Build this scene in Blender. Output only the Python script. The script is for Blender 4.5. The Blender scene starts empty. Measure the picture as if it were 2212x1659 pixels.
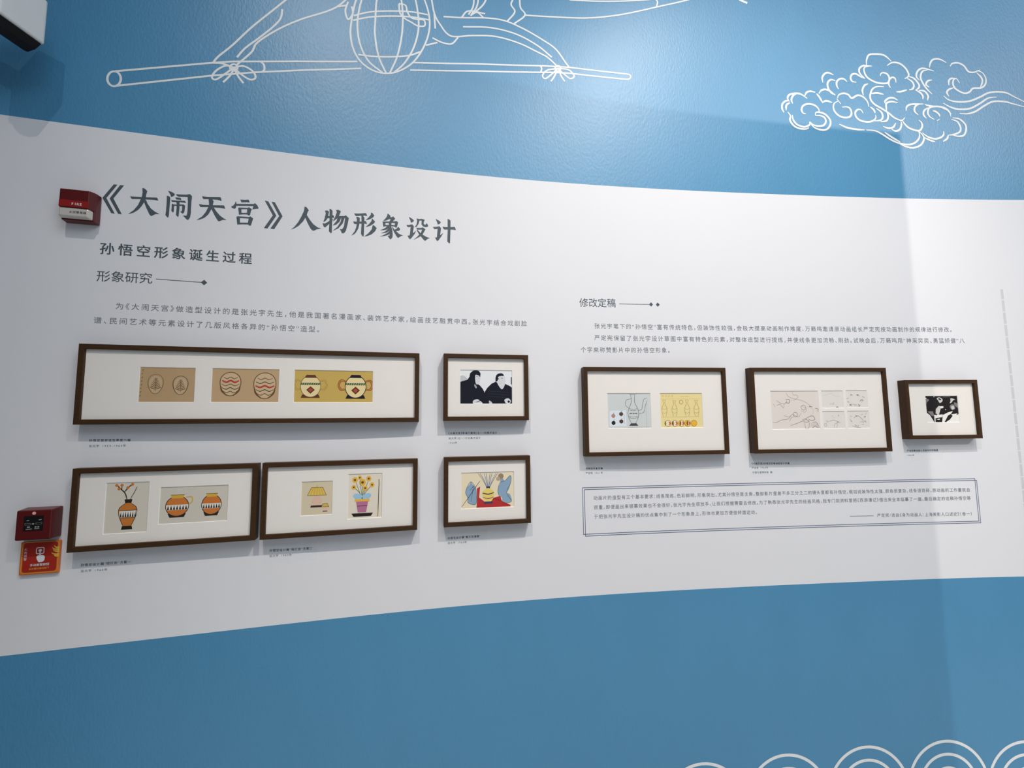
import bpy, bmesh, math
import numpy as np
from mathutils import Vector, Matrix
from mathutils.geometry import tessellate_polygon

# ------------------------------------------------------------------ camera, world, lights, exposure
S = bpy.context.scene
COL = S.collection
W, H = 2212, 1659
EYE = 1.62                                   # camera height above the floor
FOC, PITCH, ROLL = 959.76, 0.08775, -0.00936
cp, sp, cr, sr = math.cos(PITCH), math.sin(PITCH), math.cos(ROLL), math.sin(ROLL)
FWD = np.array([0, cp, sp]); _u0 = np.array([0, -sp, cp]); _r0 = np.array([1.0, 0, 0])
RT = cr * _r0 + sr * _u0
UP = -sr * _r0 + cr * _u0
cam = bpy.data.cameras.new('camera')
cam.sensor_width = 36.0
cam.lens = 36.0 * FOC / W
cam.clip_start = 0.05
cam_ob = bpy.data.objects.new('camera', cam)
COL.objects.link(cam_ob)
cam_ob.matrix_world = Matrix(((RT[0], UP[0], -FWD[0], 0), (RT[1], UP[1], -FWD[1], 0), (RT[2], UP[2], -FWD[2], EYE), (0, 0, 0, 1)))
S.camera = cam_ob

S.view_settings.view_transform = 'Standard'
S.view_settings.look = 'None'
S.view_settings.exposure = 0.12
S.view_settings.gamma = 1.0
S.view_settings.use_curve_mapping = False

wd = bpy.data.worlds.new('gallery_ambient')
S.world = wd
wd.use_nodes = True
wd.node_tree.nodes['Background'].inputs[0].default_value = (0.74, 0.87, 1.0, 1)
wd.node_tree.nodes['Background'].inputs[1].default_value = 0.30


def spot(name, loc, aim, power, color, angle, blend, radius):
    l = bpy.data.lights.new(name, 'SPOT')
    l.energy = power
    l.color = color
    l.spot_size = math.radians(angle)
    l.spot_blend = blend
    l.shadow_soft_size = radius
    o = bpy.data.objects.new(name, l)
    COL.objects.link(o)
    o.location = loc
    o.rotation_euler = (Vector(aim) - Vector(loc)).to_track_quat('-Z', 'Y').to_euler()
    return o


WARM = (1.0, 0.925, 0.85)
spot('ceiling_spotlight', (1.75, -0.40, 5.65), (1.0, 2.05, 0.45), 430, WARM, 66, 0.9, 0.022)
spot('ceiling_spotlight', (-0.55, -1.24, 6.00), (0.42, 1.9, 0.55), 335, WARM, 64, 1.0, 0.022)
spot('ceiling_spotlight', (8.0, -4.5, 6.8), (2.7, 2.1, 2.2), 900, WARM, 40, 0.6, 0.007)   # its beam is cut by an added board behind the viewer
al = bpy.data.lights.new('added_fill_light', 'AREA')  # unseen fill light added for ambient that weakens towards the left
al.shape = 'RECTANGLE'; al.size = 3.5; al.size_y = 2.5
al.energy = 76
al.color = (0.86, 0.93, 1.0)
al_ob = bpy.data.objects.new('added_fill_light', al)
COL.objects.link(al_ob)
al_ob.location = (2.2, -1.3, 5.4)
al_ob.rotation_euler = (Vector((1.3, 2.0, 0.6)) - Vector((2.2, -1.3, 5.4))).to_track_quat('-Z', 'Y').to_euler()

# ------------------------------------------------------------------ the curved wall as a map
TK = np.linspace(-1.35, 1.35, 9)
YK = np.array([1.44417, 1.54941, 1.66683, 1.79951, 1.92892, 2.03007, 2.10368, 2.15808, 2.17991])


def _moments(x, y):
    n = len(x); h = x[1] - x[0]
    A = np.zeros((n, n)); b = np.zeros(n)
    A[0, 0] = A[-1, -1] = 1
    for i in range(1, n - 1):
        A[i, i - 1] = 1; A[i, i] = 4; A[i, i + 1] = 1
        b[i] = 6 * (y[i - 1] - 2 * y[i] + y[i + 1]) / h / h
    return np.linalg.solve(A, b)


MK = _moments(TK, YK)


def wall_y(t):
    h = TK[1] - TK[0]
    i = np.clip(((t - TK[0]) / h).astype(int), 0, len(TK) - 2)
    a = (TK[i + 1] - t) / h; c = (t - TK[i]) / h
    return a * YK[i] + c * YK[i + 1] + ((a ** 3 - a) * MK[i] + (c ** 3 - c) * MK[i + 1]) * h * h / 6


_t = np.linspace(-1.35, 1.35, 541)
_y = wall_y(_t)
PX, PY = _t * _y, _y
PU = np.concatenate([[0], np.cumsum(np.hypot(np.diff(PX), np.diff(PY)))])
PU -= PU[270]
# straight continuation on both sides
for side in (0, 1):
    if side == 0:
        d = np.array([PX[0] - PX[4], PY[0] - PY[4]]); d /= np.hypot(*d)
        PX = np.concatenate([[PX[0] + d[0] * 1.0], PX]); PY = np.concatenate([[PY[0] + d[1] * 1.0], PY]); PU = np.concatenate([[PU[0] - 1.0], PU])
    else:
        d = np.array([PX[-1] - PX[-5], PY[-1] - PY[-5]]); d /= np.hypot(*d)
        PX = np.append(PX, PX[-1] + d[0] * 1.6); PY = np.append(PY, PY[-1] + d[1] * 1.6); PU = np.append(PU, PU[-1] + 1.6)
TX, TY = np.gradient(PX, PU), np.gradient(PY, PU)
_l = np.hypot(TX, TY); TX /= _l; TY /= _l


def wall_pt(u, z, n=0.0):
    """point on the wall: u along it, z above the floor, n in front of it"""
    x = np.interp(u, PU, PX); y = np.interp(u, PU, PY)
    tx = np.interp(u, PU, TX); ty = np.interp(u, PU, TY)
    return (float(x + ty * n), float(y - tx * n), float(z))


def wall_dir(u):
    tx = float(np.interp(u, PU, TX)); ty = float(np.interp(u, PU, TY))
    l = math.hypot(tx, ty)
    return tx / l, ty / l


def ray(px, py):
    return FWD + (px - W / 2) / FOC * RT - (py - H / 2) / FOC * UP


def on_wall(px, py):
    """where a traced point of the photograph lies on the wall, as (u, z)"""
    d = ray(px, py)
    t = d[0] / d[1]
    y = float(wall_y(np.array([t]))[0])
    return float(np.interp(t * y, PX, PU)), EYE + d[2] * y / d[1]


def zoomed(ox, oy, s):
    return lambda p: (ox + p[0] / s, oy + p[1] / s)


# ------------------------------------------------------------------ materials
def srgb(r, g, b):
    f = lambda c: c / 12.92 if c <= 0.04045 else ((c + 0.055) / 1.055) ** 2.4
    return (f(r / 255), f(g / 255), f(b / 255), 1)


def mat(name, col, rough=0.6, spec=0.3, noise=0.0, nscale=40.0, bump=0.0, bscale=200.0, stretch=None):
    m = bpy.data.materials.new(name)
    m.use_nodes = True
    nt = m.node_tree
    b = nt.nodes['Principled BSDF']
    b.inputs['Base Color'].default_value = col
    b.inputs['Roughness'].default_value = rough
    b.inputs['Specular IOR Level'].default_value = spec
    tc = nt.nodes.new('ShaderNodeTexCoord')
    mp = nt.nodes.new('ShaderNodeMapping')
    nt.links.new(tc.outputs['Object'], mp.inputs['Vector'])
    if stretch:
        mp.inputs['Scale'].default_value = stretch
    if noise:
        n = nt.nodes.new('ShaderNodeTexNoise')
        n.inputs['Scale'].default_value = nscale
        n.inputs['Detail'].default_value = 4
        nt.links.new(mp.outputs[0], n.inputs['Vector'])
        r = nt.nodes.new('ShaderNodeMix'); r.data_type = 'RGBA'
        r.inputs[6].default_value = tuple(c * (1 - noise) for c in col[:3]) + (1,)
        r.inputs[7].default_value = tuple(min(1, c * (1 + noise)) for c in col[:3]) + (1,)
        nt.links.new(n.outputs['Fac'], r.inputs[0])
        nt.links.new(r.outputs[2], b.inputs['Base Color'])
    if bump:
        n = nt.nodes.new('ShaderNodeTexNoise')
        n.inputs['Scale'].default_value = bscale
        n.inputs['Detail'].default_value = 3
        nt.links.new(mp.outputs[0], n.inputs['Vector'])
        bp = nt.nodes.new('ShaderNodeBump')
        bp.inputs['Strength'].default_value = bump
        bp.inputs['Distance'].default_value = 0.002
        nt.links.new(n.outputs['Fac'], bp.inputs['Height'])
        nt.links.new(bp.outputs['Normal'], b.inputs['Normal'])
    return m


def film_mat(name, col, fac):
    m = bpy.data.materials.new(name)
    m.use_nodes = True
    nt = m.node_tree
    b = nt.nodes['Principled BSDF']
    b.inputs['Base Color'].default_value = col
    b.inputs['Roughness'].default_value = 0.4
    b.inputs['Specular IOR Level'].default_value = 0.2
    t = nt.nodes.new('ShaderNodeBsdfTransparent')
    mx = nt.nodes.new('ShaderNodeMixShader')
    mx.inputs[0].default_value = fac
    nt.links.new(t.outputs[0], mx.inputs[1]); nt.links.new(b.outputs[0], mx.inputs[2])
    nt.links.new(mx.outputs[0], nt.nodes['Material Output'].inputs['Surface'])
    return m


def glass_mat():
    m = bpy.data.materials.new('picture_glass')
    m.use_nodes = True
    nt = m.node_tree
    nt.nodes.remove(nt.nodes['Principled BSDF'])
    t = nt.nodes.new('ShaderNodeBsdfTransparent')
    g = nt.nodes.new('ShaderNodeBsdfGlossy')
    g.inputs['Roughness'].default_value = 0.02
    lw = nt.nodes.new('ShaderNodeLayerWeight'); lw.inputs['Blend'].default_value = 0.5
    pw = nt.nodes.new('ShaderNodeMath'); pw.operation = 'POWER'; pw.inputs[1].default_value = 5.0
    ma = nt.nodes.new('ShaderNodeMath'); ma.operation = 'MULTIPLY_ADD'; ma.inputs[1].default_value = 0.8; ma.inputs[2].default_value = 0.032
    mx = nt.nodes.new('ShaderNodeMixShader')
    nt.links.new(lw.outputs['Facing'], pw.inputs[0]); nt.links.new(pw.outputs[0], ma.inputs[0]); nt.links.new(ma.outputs[0], mx.inputs[0])
    nt.links.new(t.outputs[0], mx.inputs[1]); nt.links.new(g.outputs[0], mx.inputs[2])
    nt.links.new(mx.outputs[0], nt.nodes['Material Output'].inputs['Surface'])
    return m


BLUE = mat('blue_wall_paint', srgb(78, 144, 184), 0.41, 0.58, 0.05, 6, 0.42, 130, (1, 1, 0.5))
WHITE = mat('white_wall_paint', (0.83, 0.82, 0.835, 1), 0.55, 0.25, 0.015, 3)
LINE = mat('white_line_paint', (0.88, 0.88, 0.86, 1), 0.5, 0.3)
INK = mat('slate_vinyl', (0.078, 0.104, 0.122, 1), 0.45, 0.35)
INKTHIN = mat('slate_print', (0.19, 0.215, 0.235, 1), 0.5, 0.3)
RULE = mat('blue_rule_print', srgb(98, 112, 140), 0.5, 0.3)
FRAME = mat('dark_stained_wood', srgb(66, 44, 23), 0.5, 0.22, 0.35, 30, 0.1, 60, (1.0, 6, 8))
MATB = mat('cream_mat_board', (0.94, 0.885, 0.82, 1), 0.85, 0.1, 0.01, 30)
CORE = mat('mat_core_white', (0.93, 0.91, 0.86, 1), 0.8, 0.1)
GLASS = glass_mat()
FILM = film_mat('caption_film', (0.90, 0.95, 0.96, 1), 0.16)
STRIP = film_mat('adhesive_strip_film', (0.62, 0.62, 0.63, 1), 0.28)
RED = mat('red_plastic', srgb(150, 28, 26), 0.35, 0.5)
DRED = mat('dark_red_plastic', srgb(92, 18, 18), 0.35, 0.5)
BLACK = mat('black_plastic', (0.008, 0.008, 0.009, 1), 0.5, 0.2)
CLEARW = mat('frosted_lens', (0.62, 0.58, 0.52, 1), 0.15, 0.6)
PALE = mat('pale_print', (0.80, 0.78, 0.80, 1), 0.5, 0.3)
ORANGE = mat('orange_print', srgb(214, 112, 48), 0.35, 0.4)
SIGNRED = mat('sign_red_print', srgb(172, 44, 32), 0.3, 0.45)
YELLOW = mat('flame_yellow_print', srgb(226, 178, 66), 0.4, 0.4)
HOUSE = mat('white_housing', (0.74, 0.73, 0.70, 1), 0.5, 0.3, 0.06, 9)
DARK = mat('charcoal_blocker', (0.03, 0.035, 0.045, 1), 0.6, 0.2, 0.1, 4)  # near-black tone of the added left slab, keeps ambient low there
FLOOR = mat('light_grey_floor', (0.62, 0.60, 0.57, 1), 0.5, 0.3, 0.1, 5)
ART = {}


def art(r, g, b):
    k = (r, g, b)
    if k not in ART:
        ART[k] = mat('print_ink_%d_%d_%d' % k, srgb(*(min(246, c * 1.1) if max(k) > 90 else c for c in k)), 0.8, 0.1)
    return ART[k]


# ------------------------------------------------------------------ mesh building
def raised(p, d):
    """a hair further out from the wall, so that overlapping strokes of paint do not share a plane"""
    return (p[0], p[1] - d, p[2])


class MB:
    """collects faces (with a material each) in a local frame, then links ONE mesh object"""
    def __init__(self):
        self.v, self.f, self.m, self.mats = [], [], [], []

    def mi(self, m):
        if m not in self.mats:
            self.mats.append(m)
        return self.mats.index(m)

    def face(self, pts, m):
        i = len(self.v)
        self.v += [tuple(p) for p in pts]
        self.f.append(tuple(range(i, i + len(pts))))
        self.m.append(self.mi(m))

    def mesh(self, pts, faces, m):
        i = len(self.v); k = self.mi(m)
        self.v += [tuple(p) for p in pts]
        for f in faces:
            self.f.append(tuple(i + a for a in f)); self.m.append(k)

    def box(self, x0, x1, y0, y1, z0, z1, m):
        p = [(x, y, z) for x in (x0, x1) for y in (y0, y1) for z in (z0, z1)]
        self.mesh(p, [(0, 1, 3, 2), (4, 6, 7, 5), (0, 4, 5, 1), (2, 3, 7, 6), (0, 2, 6, 4), (1, 5, 7, 3)], m)

    def poly(self, loops, m, fn, lift=0.0):
        """flat polygon (with holes) given in 2-D, mapped to 3-D by fn(a, b)"""
        if not isinstance(loops[0][0], (tuple, list)):
            loops = [loops]
        tris = tessellate_polygon([[Vector((a, b, 0)) for a, b in l] for l in loops])
        flat = [p for l in loops for p in l]
        out = []
        for t in tris:
            a, b, c = (flat[i] for i in t)
            cr_ = (b[0] - a[0]) * (c[1] - a[1]) - (b[1] - a[1]) * (c[0] - a[0])
            if abs(cr_) < 1e-12:
                continue
            out.append(tuple(t) if cr_ > 0 else (t[0], t[2], t[1]))
        self.mesh([raised(fn(a, b), lift) for a, b in flat], out, m)

    def stroke(self, pts, w, m, fn, smooth=True, taper=0.0, closed=False, step=0.08, lift=0.0, climb=0.0):
        """brush line of width w through 2-D points, mapped to 3-D by fn"""
        P = [np.array(p, float) for p in pts]
        if smooth and len(P) > 2:
            Q = []
            n = len(P)
            rng = range(n) if closed else range(n - 1)
            for i in rng:
                a = P[(i - 1) % n] if (closed or i > 0) else 2 * P[0] - P[1]
                b = P[i]; c = P[(i + 1) % n]
                d = P[(i + 2) % n] if (closed or i + 2 < n) else 2 * P[-1] - P[-2]
                for k in range(6):
                    s = k / 6
                    Q.append(0.5 * ((2 * b) + (c - a) * s + (2 * a - 5 * b + 4 * c - d) * s * s + (3 * b - a - 3 * c + d) * s ** 3))
            if not closed:
                Q.append(P[-1])
            P = Q
        Q = []
        n = len(P)
        for i in range(n if closed else n - 1):
            a, b = P[i], P[(i + 1) % n]
            k = max(1, int(np.hypot(*(b - a)) / step))
            Q += [a + (b - a) * j / k for j in range(k)]
        if not closed:
            Q.append(P[-1])
        P = Q; n = len(P)
        V = []
        for i in range(n):
            a = P[(i - 1) % n] if (closed or i > 0) else P[i]
            b = P[(i + 1) % n] if (closed or i < n - 1) else P[i]
            t1 = P[i] - a; t2 = b - P[i]
            t1 = t1 / (np.hypot(*t1) + 1e-12); t2 = t2 / (np.hypot(*t2) + 1e-12)
            t = t1 + t2
            l = np.hypot(*t)
            t = t / l if l > 1e-6 else t2
            nn = np.array([-t[1], t[0]])
            base = t2 if np.hypot(*t2) > 0.5 else t1
            k = min(1.6, 1 / max(0.5, abs(nn @ np.array([-base[1], base[0]]))))
            ww = w * k / 2
            if taper and not closed:
                s = i / (n - 1)
                ww *= 1 - taper * (1 - min(1, 4 * s)) - taper * (1 - min(1, 4 * (1 - s)))
            V += [P[i] + nn * ww, P[i] - nn * ww]
        F = []
        for i in range(n if closed else n - 1):
            j = (i + 1) % n
            F.append((2 * i + 1, 2 * j + 1, 2 * j, 2 * i))
        self.mesh([raised(fn(p[0], p[1]), lift + climb * (i // 2)) for i, p in enumerate(V)], F, m)

    def build(self, name, parent=None, smooth=False, bevel=0.0):
        me = bpy.data.meshes.new(name)
        me.from_pydata(self.v, [], self.f)
        for m in self.mats:
            me.materials.append(m)
        me.polygons.foreach_set('material_index', self.m)
        if smooth:
            me.polygons.foreach_set('use_smooth', [True] * len(self.f))
        me.update()
        o = bpy.data.objects.new(name, me)
        COL.objects.link(o)
        if parent:
            o.parent = parent
        if bevel:
            bm = bmesh.new(); bm.from_mesh(me)
            bmesh.ops.remove_doubles(bm, verts=bm.verts, dist=1e-5)
            bm.to_mesh(me); bm.free()
            bv = o.modifiers.new('bevel', 'BEVEL'); bv.width = bevel; bv.segments = 2; bv.limit_method = 'ANGLE'
        return o


def ellipse(cx, cy, rx, ry, n=28, a0=0, a1=2 * math.pi):
    full = abs(a1 - a0 - 2 * math.pi) < 1e-6
    k = n if full else n + 1
    return [(cx + rx * math.cos(a0 + (a1 - a0) * i / n), cy + ry * math.sin(a0 + (a1 - a0) * i / n)) for i in range(k)]


def tag(o, label, cat, group=None):
    o['label'] = label; o['category'] = cat
    if group:
        o['group'] = group
    return o


def thing(name, label, cat, loc, rz=0.0, group=None):
    o = bpy.data.objects.new(name, None)
    o.empty_display_size = 0.05
    COL.objects.link(o)
    o.location = loc; o.rotation_euler = (0, 0, rz)
    return tag(o, label, cat, group)


def structure(o):
    o['kind'] = 'structure'
    return o


# ------------------------------------------------------------------ type: glyphs of the built-in font, flattened
GLYPH = {}


def glyph(ch, weight):
    k = (ch, weight)
    if k in GLYPH:
        return GLYPH[k]
    cu = bpy.data.curves.new('type', 'FONT')
    cu.body = ch
    cu.size = 1.0
    cu.resolution_u = 2
    cu.fill_mode = 'FRONT'
    cu.offset = weight
    ob = bpy.data.objects.new('type', cu)
    me = bpy.data.meshes.new_from_object(ob)
    v = [(p.co.x, p.co.y) for p in me.vertices]
    f = []
    for p in me.polygons:
        q = list(p.vertices)
        a = sum(v[q[i]][0] * v[q[(i + 1) % len(q)]][1] - v[q[(i + 1) % len(q)]][0] * v[q[i]][1] for i in range(len(q)))
        f.append(q if a > 0 else q[::-1])
    bpy.data.objects.remove(ob); bpy.data.meshes.remove(me); bpy.data.curves.remove(cu)
    xs = [p[0] for p in v] or [0]
    GLYPH[k] = (v, f, min(xs), max(xs))
    return GLYPH[k]


_v, _f, _x0, _x1 = glyph('国', 0.0)
_ys = [p[1] for p in _v]
EM = (max(_ys) - min(_ys)) / 0.91
EMC = (max(_ys) + min(_ys)) / 2
PUNCT = '，。、：”“《》（）'


def advance(ch):
    if ch == ' ':
        return 0.6
    if ch in '“”':
        return 0.5
    if ch in PUNCT:
        return 0.56
    if ch in '/-.':
        return 0.5
    if ord(ch) < 128:
        return 0.66
    return 1.0


def set_line(mb, text, a, b, fill, weight, m, fn, bold=0.0):
    """type one line between 2-D points a and b (middle of the line); fill = glyph size / advance"""
    adv = [advance(c) for c in text]
    tot = sum(adv) - (1 - fill) * 0.5
    dx, dy = b[0] - a[0], b[1] - a[1]
    L = math.hypot(dx, dy)
    pitch = L / tot
    em = pitch * fill
    sc = em / EM
    ux, uy = dx / L, dy / L
    s = -(1 - fill) * 0.25 * pitch
    for c, ad in zip(text, adv):
        if c != ' ':
            v, f, x0, x1 = glyph(c, weight)
            mid = (x0 + x1) / 2
            if ad == 1.0:
                mid = EM * 0.5 if x1 - x0 > 0.3 * EM else mid
            cx = s + ad * pitch / 2
            if c in '，。、':
                cx -= 0.02 * pitch
            for kb, (bx, by) in enumerate(((0, 0),) if not bold else ((-1, 0), (1, 0), (0, -.7), (0, .7), (-.7, -.5), (.7, .5), (.7, -.5), (-.7, .5))):
                P = []
                for x, y in v:
                    lx = cx + (x - mid) * sc + bx * bold * em
                    ly = (y - EMC) * sc + by * bold * em
                    P.append(raised(fn(a[0] + ux * lx - uy * ly, a[1] + uy * lx + ux * ly), kb * 0.00001))
                mb.mesh(P, f, m)
        s += ad * pitch


def wall_fn(n):
    return lambda u, z: wall_pt(u, z, n)


def local_fn(u0, z0, n):
    """as wall_fn, but relative to a thing standing at (u0, z0) with its axes along the wall"""
    o = wall_pt(u0, z0); tx, ty = wall_dir(u0)
    def fn(u, z):
        p = wall_pt(u, z, n)
        dx, dy = p[0] - o[0], p[1] - o[1]
        return (dx * tx + dy * ty, -dx * ty + dy * tx, z - z0)
    return fn


def wall_thing(name, label, cat, u, z, group=None):
    tx, ty = wall_dir(u)
    return thing(name, label, cat, wall_pt(u, z), math.atan2(ty, tx), group)


# ------------------------------------------------------------------ the setting
Z_TOP, Z_BOT, Z_MAX = EYE + 1.1077, EYE - 0.7423, 5.0
mb = MB()
rows = [(0.0, Z_BOT, BLUE), (Z_BOT, Z_TOP, WHITE), (Z_TOP, Z_MAX, BLUE)]
n = len(PU)
for z0, z1, m in rows:
    pts = [(float(PX[i]), float(PY[i]), z) for i in range(n) for z in (z0, z1)]
    mb.mesh(pts, [(2 * i, 2 * i + 2, 2 * i + 3, 2 * i + 1) for i in range(n - 1)], m)
back = [wall_pt(u, 0, -0.12) for u in (PU[0], PU[-1])]
pts = []
for i in range(n):
    x, y = float(PX[i]), float(PY[i]) + 0.12
    pts += [(x, y, 0.0), (x, y, Z_MAX)]
mb.mesh(pts, [(2 * i, 2 * i + 1, 2 * i + 3, 2 * i + 2) for i in range(n - 1)], BLUE)
for i in (0, n - 1):
    x, y = float(PX[i]), float(PY[i])
    mb.face([(x, y, 0), (x, y + 0.12, 0), (x, y + 0.12, Z_MAX), (x, y, Z_MAX)], BLUE)
for z in (Z_MAX,):
    mb.mesh([q for i in range(n) for q in ((float(PX[i]), float(PY[i]), z), (float(PX[i]), float(PY[i]) + 0.12, z))],
            [(2 * i, 2 * i + 2, 2 * i + 3, 2 * i + 1) for i in range(n - 1)], BLUE)
structure(mb.build('wall_back', smooth=False))
mb = MB()
mb.box(-4.5, 9.0, -5.0, 3.0, -0.1, 0.0, FLOOR)
structure(mb.build('floor'))
# unseen slab added just outside the left edge to block ambient light
mb = MB()
mb.box(-2.07, -1.95, -3.2, 1.43, 0.0, Z_MAX, DARK)
structure(mb.build('ambient_blocker'))
# unseen board added so its upper right corner cuts the third lamp's beam
mb = MB()
lamp = np.array([8.0, -4.5, 6.8])
cu, cz = on_wall(1944, 288)
cw = np.array(wall_pt(cu, cz))
k = (-2.2 - lamp[1]) / (cw[1] - lamp[1])
pc = lamp + (cw - lamp) * k
mb.box(3.0, float(pc[0]), -2.26, -2.2, 0.0, float(pc[2]), WHITE)
structure(mb.build('beam_blocker'))

# ------------------------------------------------------------------ picture frames
RAIL, DEEP, REC = 0.0175, 0.040, 0.011


class Frame:
    def __init__(self, label, A, B, zt, zb):
        A, B = np.array(A), np.array(B)
        self.w = float(np.hypot(*(B - A))); self.h = zt - zb
        d = (B - A) / self.w
        self.d = d; self.nrm = np.array([d[1], -d[0]])           # towards the room
        self.A = A - self.nrm * DEEP                              # back left corner in plan
        self.z0 = zb + EYE
        self.root = thing('picture_frame', label, 'picture frame', (float(self.A[0]), float(self.A[1]), self.z0), math.atan2(d[1], d[0]), 'framed pictures on the white band')
        self.rects = []

    def loc(self, px, py, n):
        """point of the photograph on the plane n in front of the frame's back -> local (x, z)"""
        r = ray(px, py)
        o = self.A + self.nrm * n
        k = (o @ self.nrm) / (r[:2] @ self.nrm)
        p = r[:2] * k
        return float((p - o) @ self.d), float(EYE + r[2] * k - self.z0)

    def opening(self, quad, zf):
        q = [self.loc(*zf(p), DEEP - REC) for p in quad]
        self.rects.append(((q[0][0] + q[3][0]) / 2, (q[1][0] + q[2][0]) / 2, (q[2][1] + q[3][1]) / 2, (q[0][1] + q[1][1]) / 2))

    def build(self):
        w, h = self.w, self.h
        prof = [(0.0, 0.0), (0.0, DEEP - 0.0012), (0.0012, DEEP), (RAIL - 0.0012, DEEP), (RAIL, DEEP - 0.0012), (RAIL, DEEP - REC - 0.006), (RAIL - 0.008, DEEP - REC - 0.006), (RAIL - 0.008, 0.0)]
        mb = MB()
        rings = []
        for o, n in prof:
            rings.append([(o, -n, o), (w - o, -n, o), (w - o, -n, h - o), (o, -n, h - o)])
        k = len(prof)
        v = [p for r in rings for p in r]
        f = []
        for a in range(k):
            b = (a + 1) % k
            for i in range(4):
                j = (i + 1) % 4
                f.append((a * 4 + i, a * 4 + j, b * 4 + j, b * 4 + i))
        mb.mesh(v, [q[::-1] for q in f], FRAME)
        mb.build('moulding', self.root)
        # mat board with bevelled windows
        mb = MB()
        n = DEEP - REC
        e = RAIL - 0.003
        xs = sorted({e, w - e} | {r[0] for r in self.rects} | {r[1] for r in self.rects})
        zs = sorted({e, h - e} | {r[2] for r in self.rects} | {r[3] for r in self.rects})
        for i in range(len(xs) - 1):
            for j in range(len(zs) - 1):
                cx, cz = (xs[i] + xs[i + 1]) / 2, (zs[j] + zs[j + 1]) / 2
                if any(r[0] < cx < r[1] and r[2] < cz < r[3] for r in self.rects):
                    continue
                mb.face([(xs[i], -n, zs[j]), (xs[i + 1], -n, zs[j]), (xs[i + 1], -n, zs[j + 1]), (xs[i], -n, zs[j + 1])], MATB)
        b, dp = 0.0018, 0.0022
        for x0, x1, z0, z1 in self.rects:
            o = [(x0, -n, z0), (x1, -n, z0), (x1, -n, z1), (x0, -n, z1)]
            q = [(x0 + b, -n + dp, z0 + b), (x1 - b, -n + dp, z0 + b), (x1 - b, -n + dp, z1 - b), (x0 + b, -n + dp, z1 - b)]
            for i in range(4):
                j = (i + 1) % 4
                mb.face([o[i], o[j], q[j], q[i]], CORE)
        mb.build('mat_board', self.root)
        mb = MB()
        g = DEEP - 0.005
        mb.face([(e, -g, e), (w - e, -g, e), (w - e, -g, h - e), (e, -g, h - e)], GLASS)
        mb.build('glass_pane', self.root)
        return self

    def print_(self, i, paper, draw, name='print'):
        """print behind window i: draw(canvas) works in 0..1 across and 0..1 downwards"""
        x0, x1, z0, z1 = self.rects[i]
        n0 = DEEP - REC - 0.0024
        mb = MB()
        m = 0.004
        mb.face([(x0 - m, -n0, z0 - m), (x1 + m, -n0, z0 - m), (x1 + m, -n0, z1 + m), (x0 - m, -n0, z1 + m)], paper)
        draw(Canvas(mb, x0, x1, z0, z1, n0))
        return mb.build(name, self.root)


class Canvas:
    def __init__(self, mb, x0, x1, z0, z1, n):
        self.mb, self.r, self.n, self.k = mb, (x0, x1, z0, z1), n, 0
        self.asp = (x1 - x0) / (z1 - z0)

    def _fn(self):
        x0, x1, z0, z1 = self.r
        self.k += 1
        n = self.n + min(0.00001 * self.k, 0.0018)
        return lambda a, b: (a, -n, b)

    def _p(self, p):
        x0, x1, z0, z1 = self.r
        return (x0 + min(1.0, max(0.0, p[0])) * (x1 - x0), z1 - min(1.0, max(0.0, p[1])) * (z1 - z0))

    def poly(self, pts, m):
        self.mb.poly([self._p(p) for p in pts], m, self._fn())

    def curve(self, pts, m):
        """filled smooth blob through the points"""
        P = [np.array(p, float) for p in pts]; n = len(P); Q = []
        for i in range(n):
            a, b, c, d = P[i - 1], P[i], P[(i + 1) % n], P[(i + 2) % n]
            for k in range(5):
                s = k / 5
                Q.append(tuple(0.5 * ((2 * b) + (c - a) * s + (2 * a - 5 * b + 4 * c - d) * s * s + (3 * b - a - 3 * c + d) * s ** 3)))
        self.poly(Q, m)

    def line(self, pts, w, m, smooth=True, closed=False, taper=0.3):
        x0, x1, z0, z1 = self.r
        self.mb.stroke([self._p(p) for p in pts], w * (z1 - z0), m, self._fn(), smooth, taper if not closed else 0, closed, step=0.5)

    def disc(self, cx, cy, r, m, ry=None):
        self.poly(ellipse(cx, cy, r / self.asp, ry or r), m)

    def ring(self, cx, cy, r, w, m, ry=None):
        self.line(ellipse(cx, cy, r / self.asp, ry or r, 20), w, m, False, True)


# ------------------------------------------------------------------ the framed pictures
INKB = art(38, 30, 28)
BROWN = art(104, 72, 46)
SOFT = art(132, 104, 74)
GREYL = art(150, 140, 130)


def egg(c, cx, cy, rx, ry, m, w, fill=None):
    pts = []
    for i in range(22):
        a = 2 * math.pi * i / 22
        yy = math.sin(a)
        k = 1.0 - 0.16 * yy
        pts.append((cx + rx * math.cos(a) * k, cy + ry * yy))
    if fill:
        c.poly(pts, fill)
    c.line(pts, w, m, True, True)


def fronds(c, cx, cy, rx, ry, m, w, n=6):
    """upright fern sprig: a stem with paired leaflets"""
    c.line([(cx, cy + 0.85 * ry), (cx + 0.04 * rx, cy), (cx, cy - 0.8 * ry)], w, m)
    for k in range(n):
        y = cy + ry * (0.62 - 1.3 * k / n)
        l = rx * (0.72 - 0.09 * k)
        for s in (-1, 1):
            c.line([(cx, y), (cx + s * 0.5 * l, y - 0.10 * ry), (cx + s * l, y - 0.24 * ry)], w * (1.6 - 0.1 * k), m)


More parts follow.
